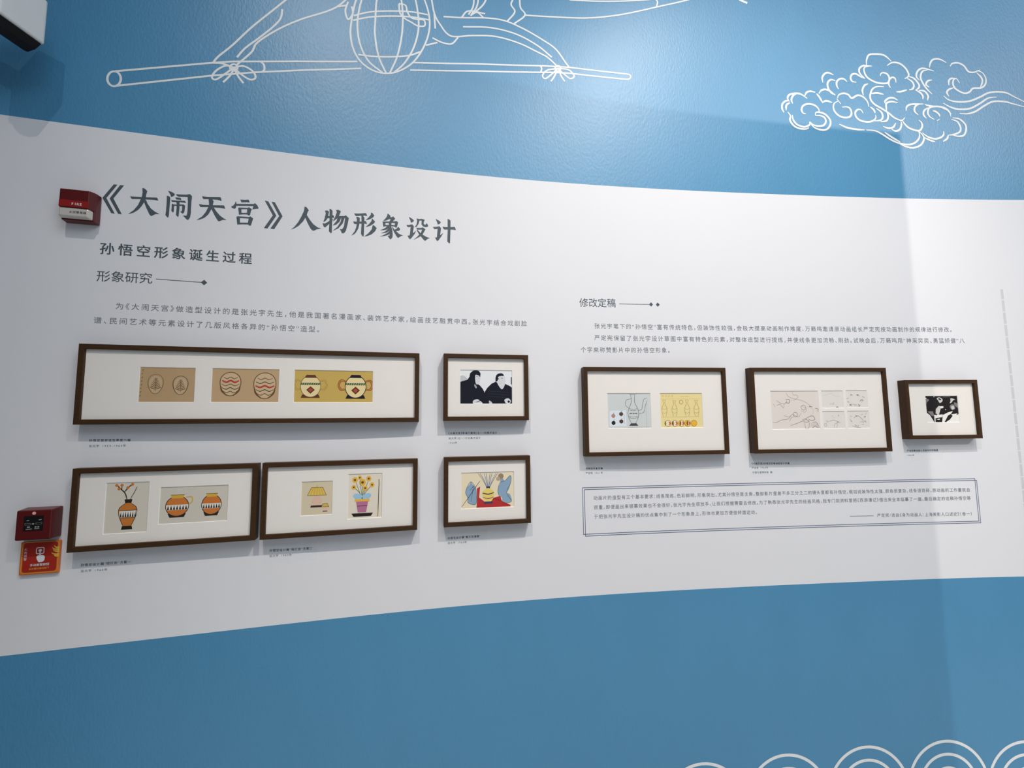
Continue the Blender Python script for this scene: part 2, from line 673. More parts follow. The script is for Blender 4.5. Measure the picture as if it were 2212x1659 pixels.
def draw_tan_sketch(c):
    for i, (dx, sl) in enumerate([(0.0, .02), (-.006, -.01), (-.008, .015), (-.01, 0), (-.012, .02), (-.016, -.015), (-.02, .012), (-.024, .018)]):
        y = 0.07 + i * 0.103
        c.line([(0.045 + dx, y + 0.03), (0.062 + dx + sl * .4, y)], 0.016, INKB)
        c.line([(0.050 + dx, y + 0.035), (0.066 + dx, y + 0.045 + sl)], 0.012, SOFT)
    for cx, cy, rx, ry, m in ((0.29, 0.48, 0.135, 0.275, SOFT), (0.735, 0.51, 0.135, 0.265, BROWN)):
        egg(c, cx, cy, rx, ry, m, 0.016, art(190, 164, 128))
        egg(c, cx, cy + 0.015, rx * 0.92, ry * 0.93, SOFT, 0.007)
        fronds(c, cx, cy, rx, ry * 0.86, BROWN, 0.012, 7)


def draw_tan_colour(c):
    for cx, cy, rx, ry, red in ((0.275, 0.46, 0.15, 0.345, 1), (0.785, 0.50, 0.165, 0.385, 0)):
        egg(c, cx, cy, rx, ry, BROWN, 0.022, art(198, 172, 136))
        for k in range(5):
            y = cy + ry * (-0.6 + 0.3 * k)
            hw = rx * math.sqrt(max(0.05, 1 - ((y - cy) / ry) ** 2)) * 0.86
            col = art(176, 62, 52) if k == (1 if red else 2) else (INKB if k % 2 else BROWN)
            c.line([(cx - hw, y), (cx - hw * 0.5, y + 0.05), (cx, y), (cx + hw * 0.5, y + 0.05), (cx + hw, y)], 0.05 if k == (1 if red else 2) else 0.02, col)
        c.line([(cx - 0.95 * rx, cy + 0.15 * ry), (cx - 0.8 * rx, cy + 0.6 * ry), (cx - 0.3 * rx, cy + 0.97 * ry)], 0.04, BROWN)
        c.line([(cx + 0.95 * rx, cy + 0.15 * ry), (cx + 0.8 * rx, cy + 0.6 * ry), (cx + 0.3 * rx, cy + 0.97 * ry)], 0.04, BROWN)


def jar(c, cx, cy, rx, ry, line, ears, cap, w):
    """round jar with two loop handles, a dark lid and foot, a green band and a russet medallion"""
    for s in (-1, 1):
        h = [(cx + s * 0.9 * rx, cy - 0.42 * ry), (cx + s * 1.4 * rx, cy - 0.5 * ry), (cx + s * 1.6 * rx, cy - 0.1 * ry), (cx + s * 1.4 * rx, cy + 0.25 * ry), (cx + s * 0.95 * rx, cy + 0.25 * ry)]
        c.line(h, w * 3.2, line)
        c.line(h, w * 2.0, ears)
    c.poly([(cx - 0.8 * rx, cy + 0.72 * ry), (cx + 0.8 * rx, cy + 0.72 * ry), (cx + 0.95 * rx, cy + 1.02 * ry), (cx - 0.95 * rx, cy + 1.02 * ry)], cap)
    body = [(cx + rx * math.cos(2 * math.pi * i / 24), cy + 0.95 * ry * math.sin(2 * math.pi * i / 24)) for i in range(24)]
    c.poly(body, art(226, 204, 152))
    c.poly([(cx - 0.97 * rx, cy - 0.30 * ry), (cx + 0.97 * rx, cy - 0.30 * ry), (cx + 0.99 * rx, cy - 0.12 * ry), (cx - 0.99 * rx, cy - 0.12 * ry)], art(62, 94, 66))
    for k in range(-4, 5):
        c.line([(cx + k * 0.22 * rx, cy - 0.13 * ry), (cx + (k + 0.4) * 0.22 * rx, cy - 0.29 * ry)], w * 0.8, art(226, 204, 152))
    c.poly([(cx, cy + 0.0 * ry), (cx + 0.42 * rx, cy + 0.32 * ry), (cx, cy + 0.66 * ry), (cx - 0.42 * rx, cy + 0.32 * ry)], art(96, 50, 36))
    c.poly([(cx, cy + 0.14 * ry), (cx + 0.24 * rx, cy + 0.32 * ry), (cx, cy + 0.52 * ry), (cx - 0.24 * rx, cy + 0.32 * ry)], art(168, 74, 46))
    c.line(body, w, line, True, True)
    c.poly([(cx - 0.62 * rx, cy - 0.74 * ry), (cx - 0.42 * rx, cy - 1.0 * ry), (cx + 0.42 * rx, cy - 1.0 * ry), (cx + 0.62 * rx, cy - 0.74 * ry)], cap)


def draw_mustard(c):
    jar(c, 0.205, 0.5, 0.125, 0.35, BROWN, art(206, 168, 88), art(92, 56, 34), 0.014)
    jar(c, 0.775, 0.5, 0.135, 0.37, INKB, art(196, 116, 62), art(32, 26, 34), 0.020)


def draw_men(c):
    D = art(24, 26, 38); G = art(206, 206, 208); L = art(188, 188, 192)
    c.curve([(0.0, 0.2), (0.12, 0.22), (0.16, 0.5), (0, 0.6)], L)
    c.poly([(0, 1), (0, 0.36), (0.05, 0.33), (0.14, 0.29), (0.18, 0.2), (0.19, 0.1), (0.24, 0.03), (0.3, 0.0), (0.36, 0.03), (0.39, 0.1), (0.385, 0.2), (0.36, 0.3), (0.33, 0.4), (0.38, 0.46), (0.43, 0.55), (0.46, 0.64), (0.49, 0.8), (0.52, 1)], D)
    c.curve([(0.29, 0.16), (0.33, 0.15), (0.385, 0.2), (0.385, 0.28), (0.37, 0.35), (0.36, 0.41), (0.31, 0.42), (0.29, 0.33)], G)
    c.line([(0.31, 0.19), (0.33, 0.2)], 0.02, D); c.line([(0.365, 0.19), (0.38, 0.2)], 0.02, D)
    c.line([(0.35, 0.22), (0.36, 0.27)], 0.012, GREYL)
    c.line([(0.345, 0.335), (0.37, 0.335)], 0.012, GREYL)
    c.curve([(0.28, 0.42), (0.32, 0.5), (0.3, 0.54), (0.27, 0.46)], art(160, 158, 160))
    c.poly([(0.44, 1), (0.47, 0.64), (0.52, 0.52), (0.6, 0.4), (0.68, 0.34), (0.74, 0.4), (0.8, 0.56), (0.86, 0.4), (0.96, 0.47), (1, 0.52), (1, 1)], D)
    c.curve([(0.69, 0.14), (0.75, 0.1), (0.83, 0.1), (0.86, 0.2), (0.87, 0.36), (0.83, 0.52), (0.79, 0.56), (0.73, 0.44), (0.7, 0.32)], G)
    c.curve([(0.68, 0.34), (0.68, 0.2), (0.72, 0.11), (0.8, 0.09), (0.84, 0.16), (0.78, 0.17), (0.73, 0.2), (0.72, 0.3)], D)
    c.line([(0.715, 0.24), (0.745, 0.26)], 0.03, D); c.line([(0.79, 0.23), (0.815, 0.24)], 0.025, D)
    c.line([(0.765, 0.26), (0.76, 0.32)], 0.012, GREYL)
    c.line([(0.745, 0.385), (0.775, 0.385)], 0.010, GREYL)
    c.curve([(0.25, 0.9), (0.33, 0.86), (0.4, 0.93), (0.42, 0.99), (0.26, 0.99)], G)
    c.line([(0.3, 0.95), (0.4, 0.9), (0.46, 0.97)], 0.018, D)
    c.curve([(0.55, 0.9), (0.6, 0.94), (0.61, 1), (0.56, 1)], L)
    c.curve([(0.85, 0.87), (0.92, 0.83), (0.97, 0.9), (0.95, 0.98), (0.87, 0.97)], G)
    c.disc(0.93, 0.93, 0.035, D)
    for y in (0.62, 0.7, 0.78):
        c.line([(0.52, y), (0.7, y + 0.01), (0.95, y + 0.04)], 0.006, art(66, 68, 78))
    c.poly([(0.975, 0.2), (1, 0.2), (1, 0.45), (0.975, 0.4)], D)


def draw_orange_vase(c):
    """tall orange vase with a dark neck, a patterned band and two dry branches"""
    O = art(190, 116, 52); B = art(44, 38, 32); Wt = art(224, 218, 206)
    for pts in ([(0.5, 0.36), (0.44, 0.22), (0.32, 0.12), (0.24, 0.05)], [(0.42, 0.2), (0.52, 0.1), (0.6, 0.05)], [(0.36, 0.15), (0.36, 0.06)]):
        c.line(pts, 0.022, art(72, 62, 50))
    for x, y in ((.24, .06), (.6, .05), (.36, .06), (.3, .13), (.5, .11)):
        c.disc(x, y, 0.028, O)
    c.line([(0.56, 0.36), (0.66, 0.2), (0.71, 0.1)], 0.014, art(96, 88, 72))
    c.poly([(0.44, 0.34), (0.62, 0.34), (0.6, 0.42), (0.46, 0.42)], B)
    c.curve([(0.46, 0.42), (0.6, 0.42), (0.72, 0.5), (0.74, 0.6), (0.7, 0.72), (0.62, 0.86), (0.44, 0.86), (0.36, 0.72), (0.32, 0.6), (0.34, 0.5)], O)
    c.poly([(0.335, 0.56), (0.735, 0.56), (0.72, 0.70), (0.35, 0.70)], Wt)
    for k in range(7):
        x = 0.375 + 0.055 * k
        c.poly([(x - .02, .69), (x, .57), (x + .02, .69)], B)
    c.line([(0.335, 0.56), (0.735, 0.56)], 0.014, B, False); c.line([(0.35, 0.70), (0.72, 0.70)], 0.014, B, False)
    c.line([(0.46, 0.42), (0.34, 0.5), (0.32, 0.6), (0.36, 0.72), (0.44, 0.86)], 0.010, B)
    c.line([(0.6, 0.42), (0.72, 0.5), (0.74, 0.6), (0.7, 0.72), (0.62, 0.86)], 0.010, B)
    c.poly([(0.42, 0.86), (0.64, 0.86), (0.66, 0.93), (0.40, 0.93)], B)


def draw_orange_pots(c):
    """two round orange pots with gold rims and dark stands"""
    O = art(196, 114, 48); B = art(40, 34, 30); Wt = art(220, 214, 202); Y = art(206, 164, 62)
    for cx, cy, rx, ry in ((0.255, 0.53, 0.165, 0.27), (0.755, 0.53, 0.145, 0.27)):
        c.poly([(cx - 0.8 * rx, cy + 0.75 * ry), (cx + 0.8 * rx, cy + 0.75 * ry), (cx + 0.62 * rx, cy + 1.14 * ry), (cx - 0.62 * rx, cy + 1.14 * ry)], B)
        body = [(cx + rx * math.cos(2 * math.pi * i / 26), cy + ry * math.sin(2 * math.pi * i / 26)) for i in range(26)]
        c.poly(body, O)
        c.poly([(cx - 0.98 * rx, cy - 0.12 * ry), (cx + 0.98 * rx, cy - 0.12 * ry), (cx + 0.92 * rx, cy + 0.38 * ry), (cx - 0.92 * rx, cy + 0.38 * ry)], Wt)
        for k in range(-3, 4):
            c.poly([(cx + (k * 0.26 - 0.1) * rx, cy + 0.36 * ry), (cx + k * 0.26 * rx, cy - 0.1 * ry), (cx + (k * 0.26 + 0.1) * rx, cy + 0.36 * ry)], B)
        c.line(body, 0.017, B, True, True)
        c.poly([(cx - 0.6 * rx, cy - 1.12 * ry), (cx + 0.6 * rx, cy - 1.12 * ry), (cx + 0.5 * rx, cy - 0.78 * ry), (cx - 0.5 * rx, cy - 0.78 * ry)], Y)
        c.line([(cx - 0.6 * rx, cy - 1.12 * ry), (cx + 0.6 * rx, cy - 1.12 * ry)], 0.016, B, False)
    c.line([(0.42, 0.5), (0.47, 0.42), (0.46, 0.3), (0.38, 0.3)], 0.03, Y)


def draw_lamp(c):
    """table lamp with a pleated yellow shade on a rosy base, and a small one beside it"""
    Y = art(214, 180, 84); B = art(58, 40, 32); P = art(214, 180, 158); E_ = art(150, 120, 46)
    for cx, cy, k in ((0.5, 0.46, 1.0), (0.77, 0.78, 0.4)):
        sh = [(cx - 0.30 * k, cy - 0.04 * k), (cx - 0.18 * k, cy - 0.27 * k), (cx + 0.18 * k, cy - 0.27 * k), (cx + 0.30 * k, cy - 0.04 * k)]
        c.poly([(cx - 0.05 * k, cy - 0.06 * k), (cx + 0.05 * k, cy - 0.06 * k), (cx + 0.17 * k, cy + 0.12 * k), (cx + 0.12 * k, cy + 0.26 * k), (cx - 0.12 * k, cy + 0.26 * k), (cx - 0.17 * k, cy + 0.12 * k)], P)
        c.poly([(cx - 0.18 * k, cy + 0.25 * k), (cx + 0.18 * k, cy + 0.25 * k), (cx + 0.2 * k, cy + 0.31 * k), (cx - 0.2 * k, cy + 0.31 * k)], B)
        c.poly(sh, Y)
        for i in range(1, 6):
            t = i / 6
            c.line([(cx + (-0.30 + 0.6 * t) * k, cy - 0.04 * k), (cx + (-0.18 + 0.36 * t) * k, cy - 0.27 * k)], 0.008, E_)
        c.line(sh, 0.011, B, False, True)
        c.disc(cx, cy - 0.30 * k, 0.028 * k, Y)


def draw_stand(c):
    """flower arrangement: yellow blooms, pale blue bow, green stems, mauve pot on a dark tray"""
    Y = art(226, 172, 60); B = art(42, 34, 32); BL = art(150, 190, 214); PK = art(178, 110, 140); G = art(108, 126, 92)
    for x, y, r in ((.2, .14, .07), (.42, .2, .085), (.34, .09, .05), (.6, .12, .065), (.7, .26, .06), (.17, .3, .055), (.5, .33, .06)):
        c.line([(x, y), (0.42 + (x - 0.42) * 0.35, 0.42), (0.42, 0.58)], 0.012, G)
        for i in range(7):
            a = 2 * math.pi * i / 7
            c.disc(x + r * 0.9 * math.cos(a) / 1.25, y + r * 0.62 * math.sin(a), r * 0.36, Y)
        c.disc(x, y, r * 0.34, art(92, 64, 50))
    for s in (-1, 1):
        c.curve([(0.42, 0.5), (0.42 + s * 0.18, 0.44), (0.42 + s * 0.26, 0.5), (0.42 + s * 0.16, 0.56)], BL)
        c.line([(0.42, 0.5), (0.42 + s * 0.1, 0.6), (0.42 + s * 0.12, 0.66)], 0.03, BL)
    c.poly([(0.24, 0.6), (0.6, 0.6), (0.54, 0.86), (0.30, 0.86)], PK)
    c.poly([(0.21, 0.57), (0.63, 0.57), (0.63, 0.62), (0.21, 0.62)], Y)
    c.line([(0.28, 0.72), (0.57, 0.72)], 0.016, B)
    c.poly([(0.12, 0.88), (0.74, 0.88), (0.68, 0.95), (0.18, 0.95)], B)
    c.line([(0.9, 0.14), (0.91, 0.28)], 0.028, art(150, 126, 92)); c.line([(0.9, 0.28), (0.89, 0.82)], 0.018, B); c.line([(0.89, 0.82), (0.88, 0.97)], 0.026, art(168, 146, 104))


def draw_garden(c):
    """blue garden rocks left and right of a plumed yellow vase on a red drape"""
    BL = art(134, 160, 182); B = art(46, 50, 66); R = art(176, 48, 48)
    c.curve([(0.09, 0.56), (0.12, 0.4), (0.16, 0.34), (0.19, 0.26), (0.22, 0.33), (0.27, 0.42), (0.29, 0.6), (0.28, 0.88), (0.2, 0.88), (0.14, 0.84), (0.13, 0.7)], BL)
    c.line([(0.09, 0.56), (0.12, 0.4), (0.19, 0.26), (0.27, 0.42), (0.29, 0.6), (0.28, 0.88), (0.14, 0.84), (0.13, 0.7)], 0.01, B, True, True)
    c.line([(0.17, 0.5), (0.24, 0.38), (0.22, 0.5), (0.2, 0.8)], 0.01, B)
    c.curve([(0.7, 0.45), (0.74, 0.3), (0.72, 0.18), (0.77, 0.15), (0.83, 0.26), (0.93, 0.12), (0.94, 0.3), (0.9, 0.5), (0.86, 0.6), (0.92, 0.64), (0.95, 0.84), (0.8, 0.86), (0.76, 0.72), (0.7, 0.62)], BL)
    c.line([(0.7, 0.45), (0.74, 0.3), (0.83, 0.26), (0.93, 0.12), (0.94, 0.3), (0.86, 0.6), (0.95, 0.84), (0.8, 0.86), (0.7, 0.62)], 0.01, B, True, True)
    c.disc(0.75, 0.13, 0.08, art(150, 128, 104)); c.disc(0.7, 0.2, 0.06, art(176, 156, 128))
    c.poly([(0.3, 0.45), (0.36, 0.4), (0.34, 0.7), (0.46, 0.84), (0.62, 0.72), (0.74, 0.68), (0.76, 0.82), (0.93, 0.94), (0.93, 0.98), (0.29, 0.98), (0.3, 0.8)], R)
    c.line([(0.45, 0.9), (0.6, 0.76), (0.72, 0.8), (0.9, 0.96)], 0.01, art(96, 26, 34))
    for k in range(11):
        s = k - 5
        c.line([(0.51 + s * 0.006, 0.42), (0.51 + s * 0.022, 0.2), (0.51 + s * 0.038, 0.03)], 0.014, (art(150, 122, 112), art(70, 96, 150), art(176, 206, 208))[k % 3])
    c.poly([(0.47, 0.4), (0.55, 0.4), (0.54, 0.47), (0.48, 0.47)], art(56, 62, 96))
    c.curve([(0.48, 0.46), (0.54, 0.46), (0.62, 0.56), (0.61, 0.7), (0.56, 0.82), (0.46, 0.82), (0.41, 0.7), (0.40, 0.56)], art(226, 200, 104))
    c.line([(0.405, 0.58), (0.51, 0.62), (0.615, 0.58)], 0.03, art(56, 62, 96)); c.line([(0.41, 0.7), (0.51, 0.74), (0.61, 0.7)], 0.022, art(150, 60, 110))
    c.poly([(0.44, 0.82), (0.58, 0.82), (0.6, 0.88), (0.42, 0.88)], art(56, 62, 96))
    c.line([(0.02, 0.94), (0.14, 0.7), (0.28, 0.4), (0.36, 0.24)], 0.013, B, False)


def draw_line_vase(c):
    """thin outline of a long-necked ewer with a curved spout on a table, small colour studies on a pasted slip"""
    L = art(74, 76, 80)
    c.poly([(0.05, 0.5), (0.42, 0.49), (0.43, 0.93), (0.04, 0.94)], art(212, 218, 226))
    for x, y, col in ((.13, .62, art(170, 134, 118)), (.31, .57, art(90, 70, 50)), (.13, .82, art(46, 42, 46)), (.31, .78, art(86, 58, 46))):
        c.curve([(x - .03, y - .02), (x + .03, y - .02), (x + .045, y + .04), (x, y + .085), (x - .045, y + .04)], col)
        c.line([(x, y - .02), (x + .02, y - .07)], 0.014, INKB)
    c.line([(0.38, 0.6), (0.38, 0.87)], 0.008, INKB)
    c.line([(0.52, 0.04), (0.66, 0.04)], 0.012, L); c.line([(0.54, 0.04), (0.555, 0.16), (0.55, 0.28), (0.5, 0.42), (0.47, 0.58), (0.5, 0.74), (0.55, 0.86)], 0.011, L)
    c.line([(0.64, 0.04), (0.63, 0.16), (0.635, 0.28), (0.69, 0.42), (0.72, 0.58), (0.69, 0.74), (0.64, 0.86)], 0.011, L)
    c.line([(0.7, 0.5), (0.79, 0.46), (0.82, 0.3), (0.85, 0.18), (0.92, 0.14)], 0.010, L); c.line([(0.71, 0.6), (0.84, 0.54), (0.88, 0.36), (0.93, 0.2)], 0.010, L)
    c.line([(0.5, 0.44), (0.42, 0.34), (0.44, 0.2), (0.55, 0.16)], 0.010, L)
    for y in (0.44, 0.48, 0.66, 0.70):
        hw = 0.105 if y > 0.6 else 0.09
        c.line([(0.595 - hw, y), (0.595, y + 0.02), (0.595 + hw, y)], 0.008, L)
    for k in range(5):
        c.disc(0.52 + k * 0.038, 0.58, 0.018, L)
    c.poly([(0.53, 0.86), (0.66, 0.86), (0.70, 0.93), (0.49, 0.93)], L)
    c.line([(0.9, 0.3), (0.9, 0.97)], 0.005, GREYL, False)
    c.line([(0.45, 0.975), (0.97, 0.965)], 0.008, GREYL, False)


def draw_discs(c):
    """faint row of standing vases over a row of discs like phases of a moon"""
    L = art(168, 142, 96); K_ = art(128, 106, 74)
    c.line([(0.02, 0.17), (0.95, 0.17)], 0.006, L, False); c.line([(0.02, 0.69), (0.92, 0.68)], 0.008, art(132, 110, 76), False)
    for k, x in enumerate((0.05, 0.09, 0.13, 0.17, 0.2, 0.24, 0.28, 0.31)):
        c.line([(x, 0.12), (x + 0.012 * (-1) ** k, 0.06)], 0.01, L)
    c.line([(0.48, 0.1), (0.7, 0.1)], 0.008, L)
    for cx, t in ((0.1, 0.2), (0.34, 0.22), (0.64, 0.2), (0.86, 0.21)):
        for s in (-1, 1):
            c.line([(cx + s * 0.035, t), (cx + s * 0.015, 0.3), (cx + s * 0.06, 0.44), (cx + s * 0.05, 0.58), (cx + s * 0.03, 0.67)], 0.008, K_)
        c.line([(cx - 0.04, t), (cx + 0.04, t)], 0.008, K_); c.line([(cx - 0.06, 0.44), (cx, 0.47), (cx + 0.06, 0.44)], 0.008, L); c.line([(cx - 0.05, 0.55), (cx, 0.58), (cx + 0.05, 0.55)], 0.008, L)
    c.ring(0.5, 0.26, 0.055, 0.01, K_)
    for k, cx in enumerate((0.175, 0.335, 0.49, 0.635, 0.785)):
        c.disc(cx, 0.87, 0.088, art(226, 172, 58))
        if k < 4:
            e = 0.058 * (1 - k * 0.33)
            c.curve([(cx - e, 0.81), (cx + 0.03, 0.80), (cx + 0.06, 0.87), (cx + 0.03, 0.94), (cx - e, 0.93), (cx - e + 0.02, 0.87)], art(232, 214, 186))
            c.curve([(cx + 0.01, 0.82), (cx + 0.045, 0.83), (cx + 0.06, 0.87), (cx + 0.045, 0.91), (cx + 0.01, 0.92), (cx + 0.03, 0.87)], art(186, 84, 60))
            c.line([(cx - e, 0.81), (cx - e - 0.012, 0.87), (cx - e, 0.93)], 0.03, INKB)
        c.ring(cx, 0.87, 0.088, 0.010, art(150, 104, 36))


PENCIL = art(128, 122, 116); PENCIL2 = art(178, 172, 166)


def draw_branches(c):
    """pencil sketch of drifting branches and blossoms"""
    c.line([(0.34, 0.05), (0.37, 0.14), (0.45, 0.19), (0.53, 0.22), (0.66, 0.26), (0.76, 0.33), (0.84, 0.42)], 0.008, PENCIL)
    c.line([(0.47, 0.02), (0.48, 0.1), (0.56, 0.12), (0.57, 0.18), (0.5, 0.24), (0.42, 0.24)], 0.008, PENCIL)
    c.line([(0.13, 0.25), (0.2, 0.32), (0.28, 0.34), (0.34, 0.28), (0.32, 0.2)], 0.01, PENCIL); c.line([(0.12, 0.38), (0.2, 0.36), (0.26, 0.44), (0.28, 0.34)], 0.009, PENCIL)
    c.line([(0.31, 0.3), (0.38, 0.32), (0.4, 0.24), (0.34, 0.22)], 0.016, PENCIL)
    c.line([(0.06, 0.34), (0.09, 0.42)], 0.008, PENCIL)
    c.ring(0.5, 0.62, 0.06, 0.012, PENCIL); c.ring(0.68, 0.44, 0.065, 0.01, PENCIL); c.line([(0.62, 0.52), (0.7, 0.56), (0.74, 0.48), (0.66, 0.4)], 0.014, PENCIL2)
    c.line([(0.26, 0.64), (0.36, 0.68), (0.44, 0.62), (0.56, 0.68), (0.62, 0.58)], 0.009, PENCIL)
    c.line([(0.02, 0.82), (0.1, 0.82), (0.2, 0.76), (0.32, 0.74), (0.42, 0.66)], 0.009, PENCIL); c.line([(0.37, 0.8), (0.4, 0.72), (0.46, 0.68)], 0.008, PENCIL)
    c.line([(0.78, 0.42), (0.86, 0.46), (0.88, 0.54), (0.86, 0.62)], 0.007, PENCIL2); c.line([(0.8, 0.41), (0.86, 0.42)], 0.024, PENCIL); c.line([(0.92, 0.46), (0.98, 0.48), (0.97, 0.56)], 0.012, PENCIL)
    c.line([(0.38, 0.9), (0.5, 0.86), (0.62, 0.8), (0.7, 0.76)], 0.01, PENCIL); c.line([(0.64, 0.76), (0.7, 0.74), (0.78, 0.8), (0.7, 0.82), (0.64, 0.78)], 0.012, PENCIL)
    c.line([(0.7, 0.74), (0.78, 0.68), (0.86, 0.66), (0.9, 0.74), (0.84, 0.78), (0.76, 0.74)], 0.013, PENCIL)
    c.line([(0.68, 0.84), (0.7, 0.98), (0.76, 0.97), (0.78, 0.84)], 0.01, PENCIL)
    for k in range(8):
        c.line([(0.82 + k * 0.02, 0.84 + 0.01 * (k % 3)), (0.81 + k * 0.02, 0.94)], 0.012, PENCIL2)
    c.line([(0.84, 0.84), (0.92, 0.82), (0.98, 0.96)], 0.01, PENCIL); c.line([(0.84, 0.97), (0.9, 0.92), (0.96, 0.97)], 0.012, PENCIL)


def draw_soft(seed):
    def f(c):
        rng = np.random.RandomState(seed)
        dense = (3, 15, 7, 13)[seed]
        for k in range(dense):
            if seed in (1, 3):
                a = k / dense * 2 * math.pi
                x, y = 0.5 + 0.33 * math.cos(a) + rng.uniform(-.07, .07), 0.55 + 0.3 * math.sin(a) + rng.uniform(-.08, .08)
            else:
                x, y = rng.uniform(0.15, 0.85), rng.uniform(0.25, 0.85)
            d = rng.uniform(-.1, .1, 4)
            c.line([(x, y), (x + d[0], y + d[1]), (x + d[0] + d[2], y + d[1] + abs(d[3]))], (0.02, 0.04, 0.02, 0.03)[seed], PENCIL if k % 3 == 0 else PENCIL2)
        if seed == 0:
            c.line([(0.05, 0.3), (0.3, 0.22), (0.5, 0.16), (0.62, 0.3), (0.9, 0.34)], 0.012, PENCIL2); c.line([(0.66, 0.97), (0.7, 0.92), (0.77, 0.97)], 0.03, INKB)
        if seed == 2:
            c.line([(0.3, 0.58), (0.5, 0.5), (0.62, 0.56), (0.8, 0.66)], 0.018, PENCIL); c.line([(0.5, 0.97), (0.54, 0.74), (0.66, 0.72), (0.6, 0.98)], 0.014, PENCIL); c.ring(0.12, 0.78, 0.08, 0.014, PENCIL)
        if seed == 3:
            c.line([(0.2, 0.86), (0.4, 0.94), (0.6, 0.96)], 0.016, PENCIL); c.line([(0.84, 0.22), (0.94, 0.1)], 0.02, PENCIL); c.line([(0.3, 0.4), (0.5, 0.3), (0.7, 0.5), (0.74, 0.7)], 0.02, PENCIL)
    return f


def draw_workers(c):
    G = art(196, 192, 188); L = art(224, 220, 214); M = art(126, 120, 116); D = art(30, 26, 26)
    c.curve([(0.36, 0.1), (0.44, 0.06), (0.53, 0.12), (0.52, 0.22), (0.44, 0.27), (0.4, 0.18)], G); c.curve([(0.4, 0.11), (0.46, 0.1), (0.5, 0.16), (0.44, 0.16)], D)
    c.curve([(0.79, 0.1), (0.92, 0.14), (0.86, 0.18), (0.81, 0.26), (0.75, 0.28), (0.78, 0.2)], G)
    c.curve([(0.02, 0.14), (0.08, 0.12), (0.12, 0.16), (0.05, 0.24), (0.03, 0.32)], M); c.curve([(0.0, 0.08), (0.04, 0.08), (0.03, 0.12)], L)
    c.curve([(0.26, 0.02), (0.29, 0.02), (0.28, 0.06)], L); c.line([(0.55, 0.05), (0.78, 0.04)], 0.02, M); c.line([(0.3, 0.02), (0.5, 0.03)], 0.015, M)
    c.curve([(0.74, 0.42), (0.78, 0.34), (0.88, 0.34), (0.9, 0.48), (0.8, 0.54)], M); c.curve([(0.78, 0.42), (0.85, 0.38), (0.88, 0.48), (0.81, 0.51)], G)
    c.curve([(0.88, 0.26), (0.98, 0.3), (1.0, 0.46), (0.94, 0.42), (0.9, 0.36)], M)
    c.poly([(0.3, 0.5), (0.4, 0.38), (0.48, 0.4), (0.44, 0.52), (0.38, 0.72), (0.28, 0.7)], G); c.curve([(0.46, 0.4), (0.54, 0.4), (0.53, 0.46), (0.45, 0.47)], L)
    c.poly([(0.04, 0.58), (0.2, 0.58), (0.24, 0.74), (0.16, 0.76)], M)
    c.poly([(0.0, 0.62), (0.1, 0.72), (0.22, 0.98), (0.0, 1.0)], L); c.poly([(0.22, 0.72), (0.5, 0.7), (0.48, 0.8), (0.26, 0.84)], L)
    c.poly([(0.22, 0.76), (0.27, 0.84), (0.26, 1.0), (0.23, 1.0)], G)
    c.poly([(0.5, 0.72), (0.68, 0.62), (0.82, 0.58), (0.76, 0.68), (0.66, 0.74), (0.58, 0.9), (0.52, 1.0), (0.46, 0.98)], L)
    c.poly([(0.76, 0.7), (1.0, 0.66), (1.0, 1.0), (0.58, 1.0), (0.7, 0.86), (0.8, 0.76)], L); c.poly([(0.6, 0.96), (0.7, 0.84), (0.8, 0.76), (0.7, 0.9)], D)
    c.poly([(0.92, 0.7), (1.0, 0.64), (1.0, 0.68), (0.94, 0.72)], D); c.curve([(0.3, 0.88), (0.4, 0.86), (0.38, 0.9)], L); c.disc(0.6, 0.52, 0.02, G); c.disc(0.3, 0.7, 0.03, D, 0.03)


za = zoomed(140, 720, 5.53); zb = zoomed(540, 720, 5.53); zc = zoomed(920, 740, 3.4567); zd = zoomed(130, 970, 4.706)
ze = zoomed(550, 970, 5.53); zg = zoomed(1220, 760, 5.53); zh = zoomed(1580, 760, 5.53); zi = zoomed(1900, 780, 7.09)
TAN = art(180, 150, 112)

fr = Frame('longest brown picture frame, three tan and mustard prints in a row', (-1.505, 1.5251), (-0.3797, 1.8114), 0.2898, 0.0086)
fr.opening([(895, 400), (1563, 412), (1543, 827), (868, 825)], za)
q = [za((1757, 415)), zb((352, 430)), zb((338, 827)), za((1737, 827))]
fr.opening(q, lambda p: p)
fr.opening([(530, 433), (1470, 452), (1465, 827), (516, 828)], zb)
fr.build()
fr.print_(0, TAN, draw_tan_sketch)['label'] = 'tan print of two faint brown eggs with sprigs'
fr.print_(1, art(186, 156, 118), draw_tan_colour)['label'] = 'tan print of two egg shapes touched with red'
fr.print_(2, art(194, 164, 88), draw_mustard)['label'] = 'mustard print of two handled jars'

fr = Frame('small brown picture frame holding a black-and-white photo of two people', (-0.283, 1.832), (0.0713, 1.9011), 0.2919, 0.0118)
fr.opening([(256, 203), (647, 207), (643, 459), (253, 459)], zc)
fr.build()
fr.print_(0, art(222, 222, 226), draw_men, 'photograph')['label'] = 'black-and-white photo of two seated people in dark coats'

fr = Frame('brown picture frame with orange and black artwork, leftmost of the lower row', (-1.4962, 1.5281), (-0.9481, 1.6714), -0.1407, -0.4190)
fr.opening([(463, 342), (905, 330), (880, 845), (432, 868)], zd)
fr.opening([(1015, 388), (1712, 362), (1695, 730), (992, 768)], zd)
fr.build()
fr.print_(0, art(206, 198, 184), draw_orange_vase)['label'] = 'upright print in orange, black and white'
fr.print_(1, art(202, 194, 180), draw_orange_pots)['label'] = 'wide print of two orange round shapes'

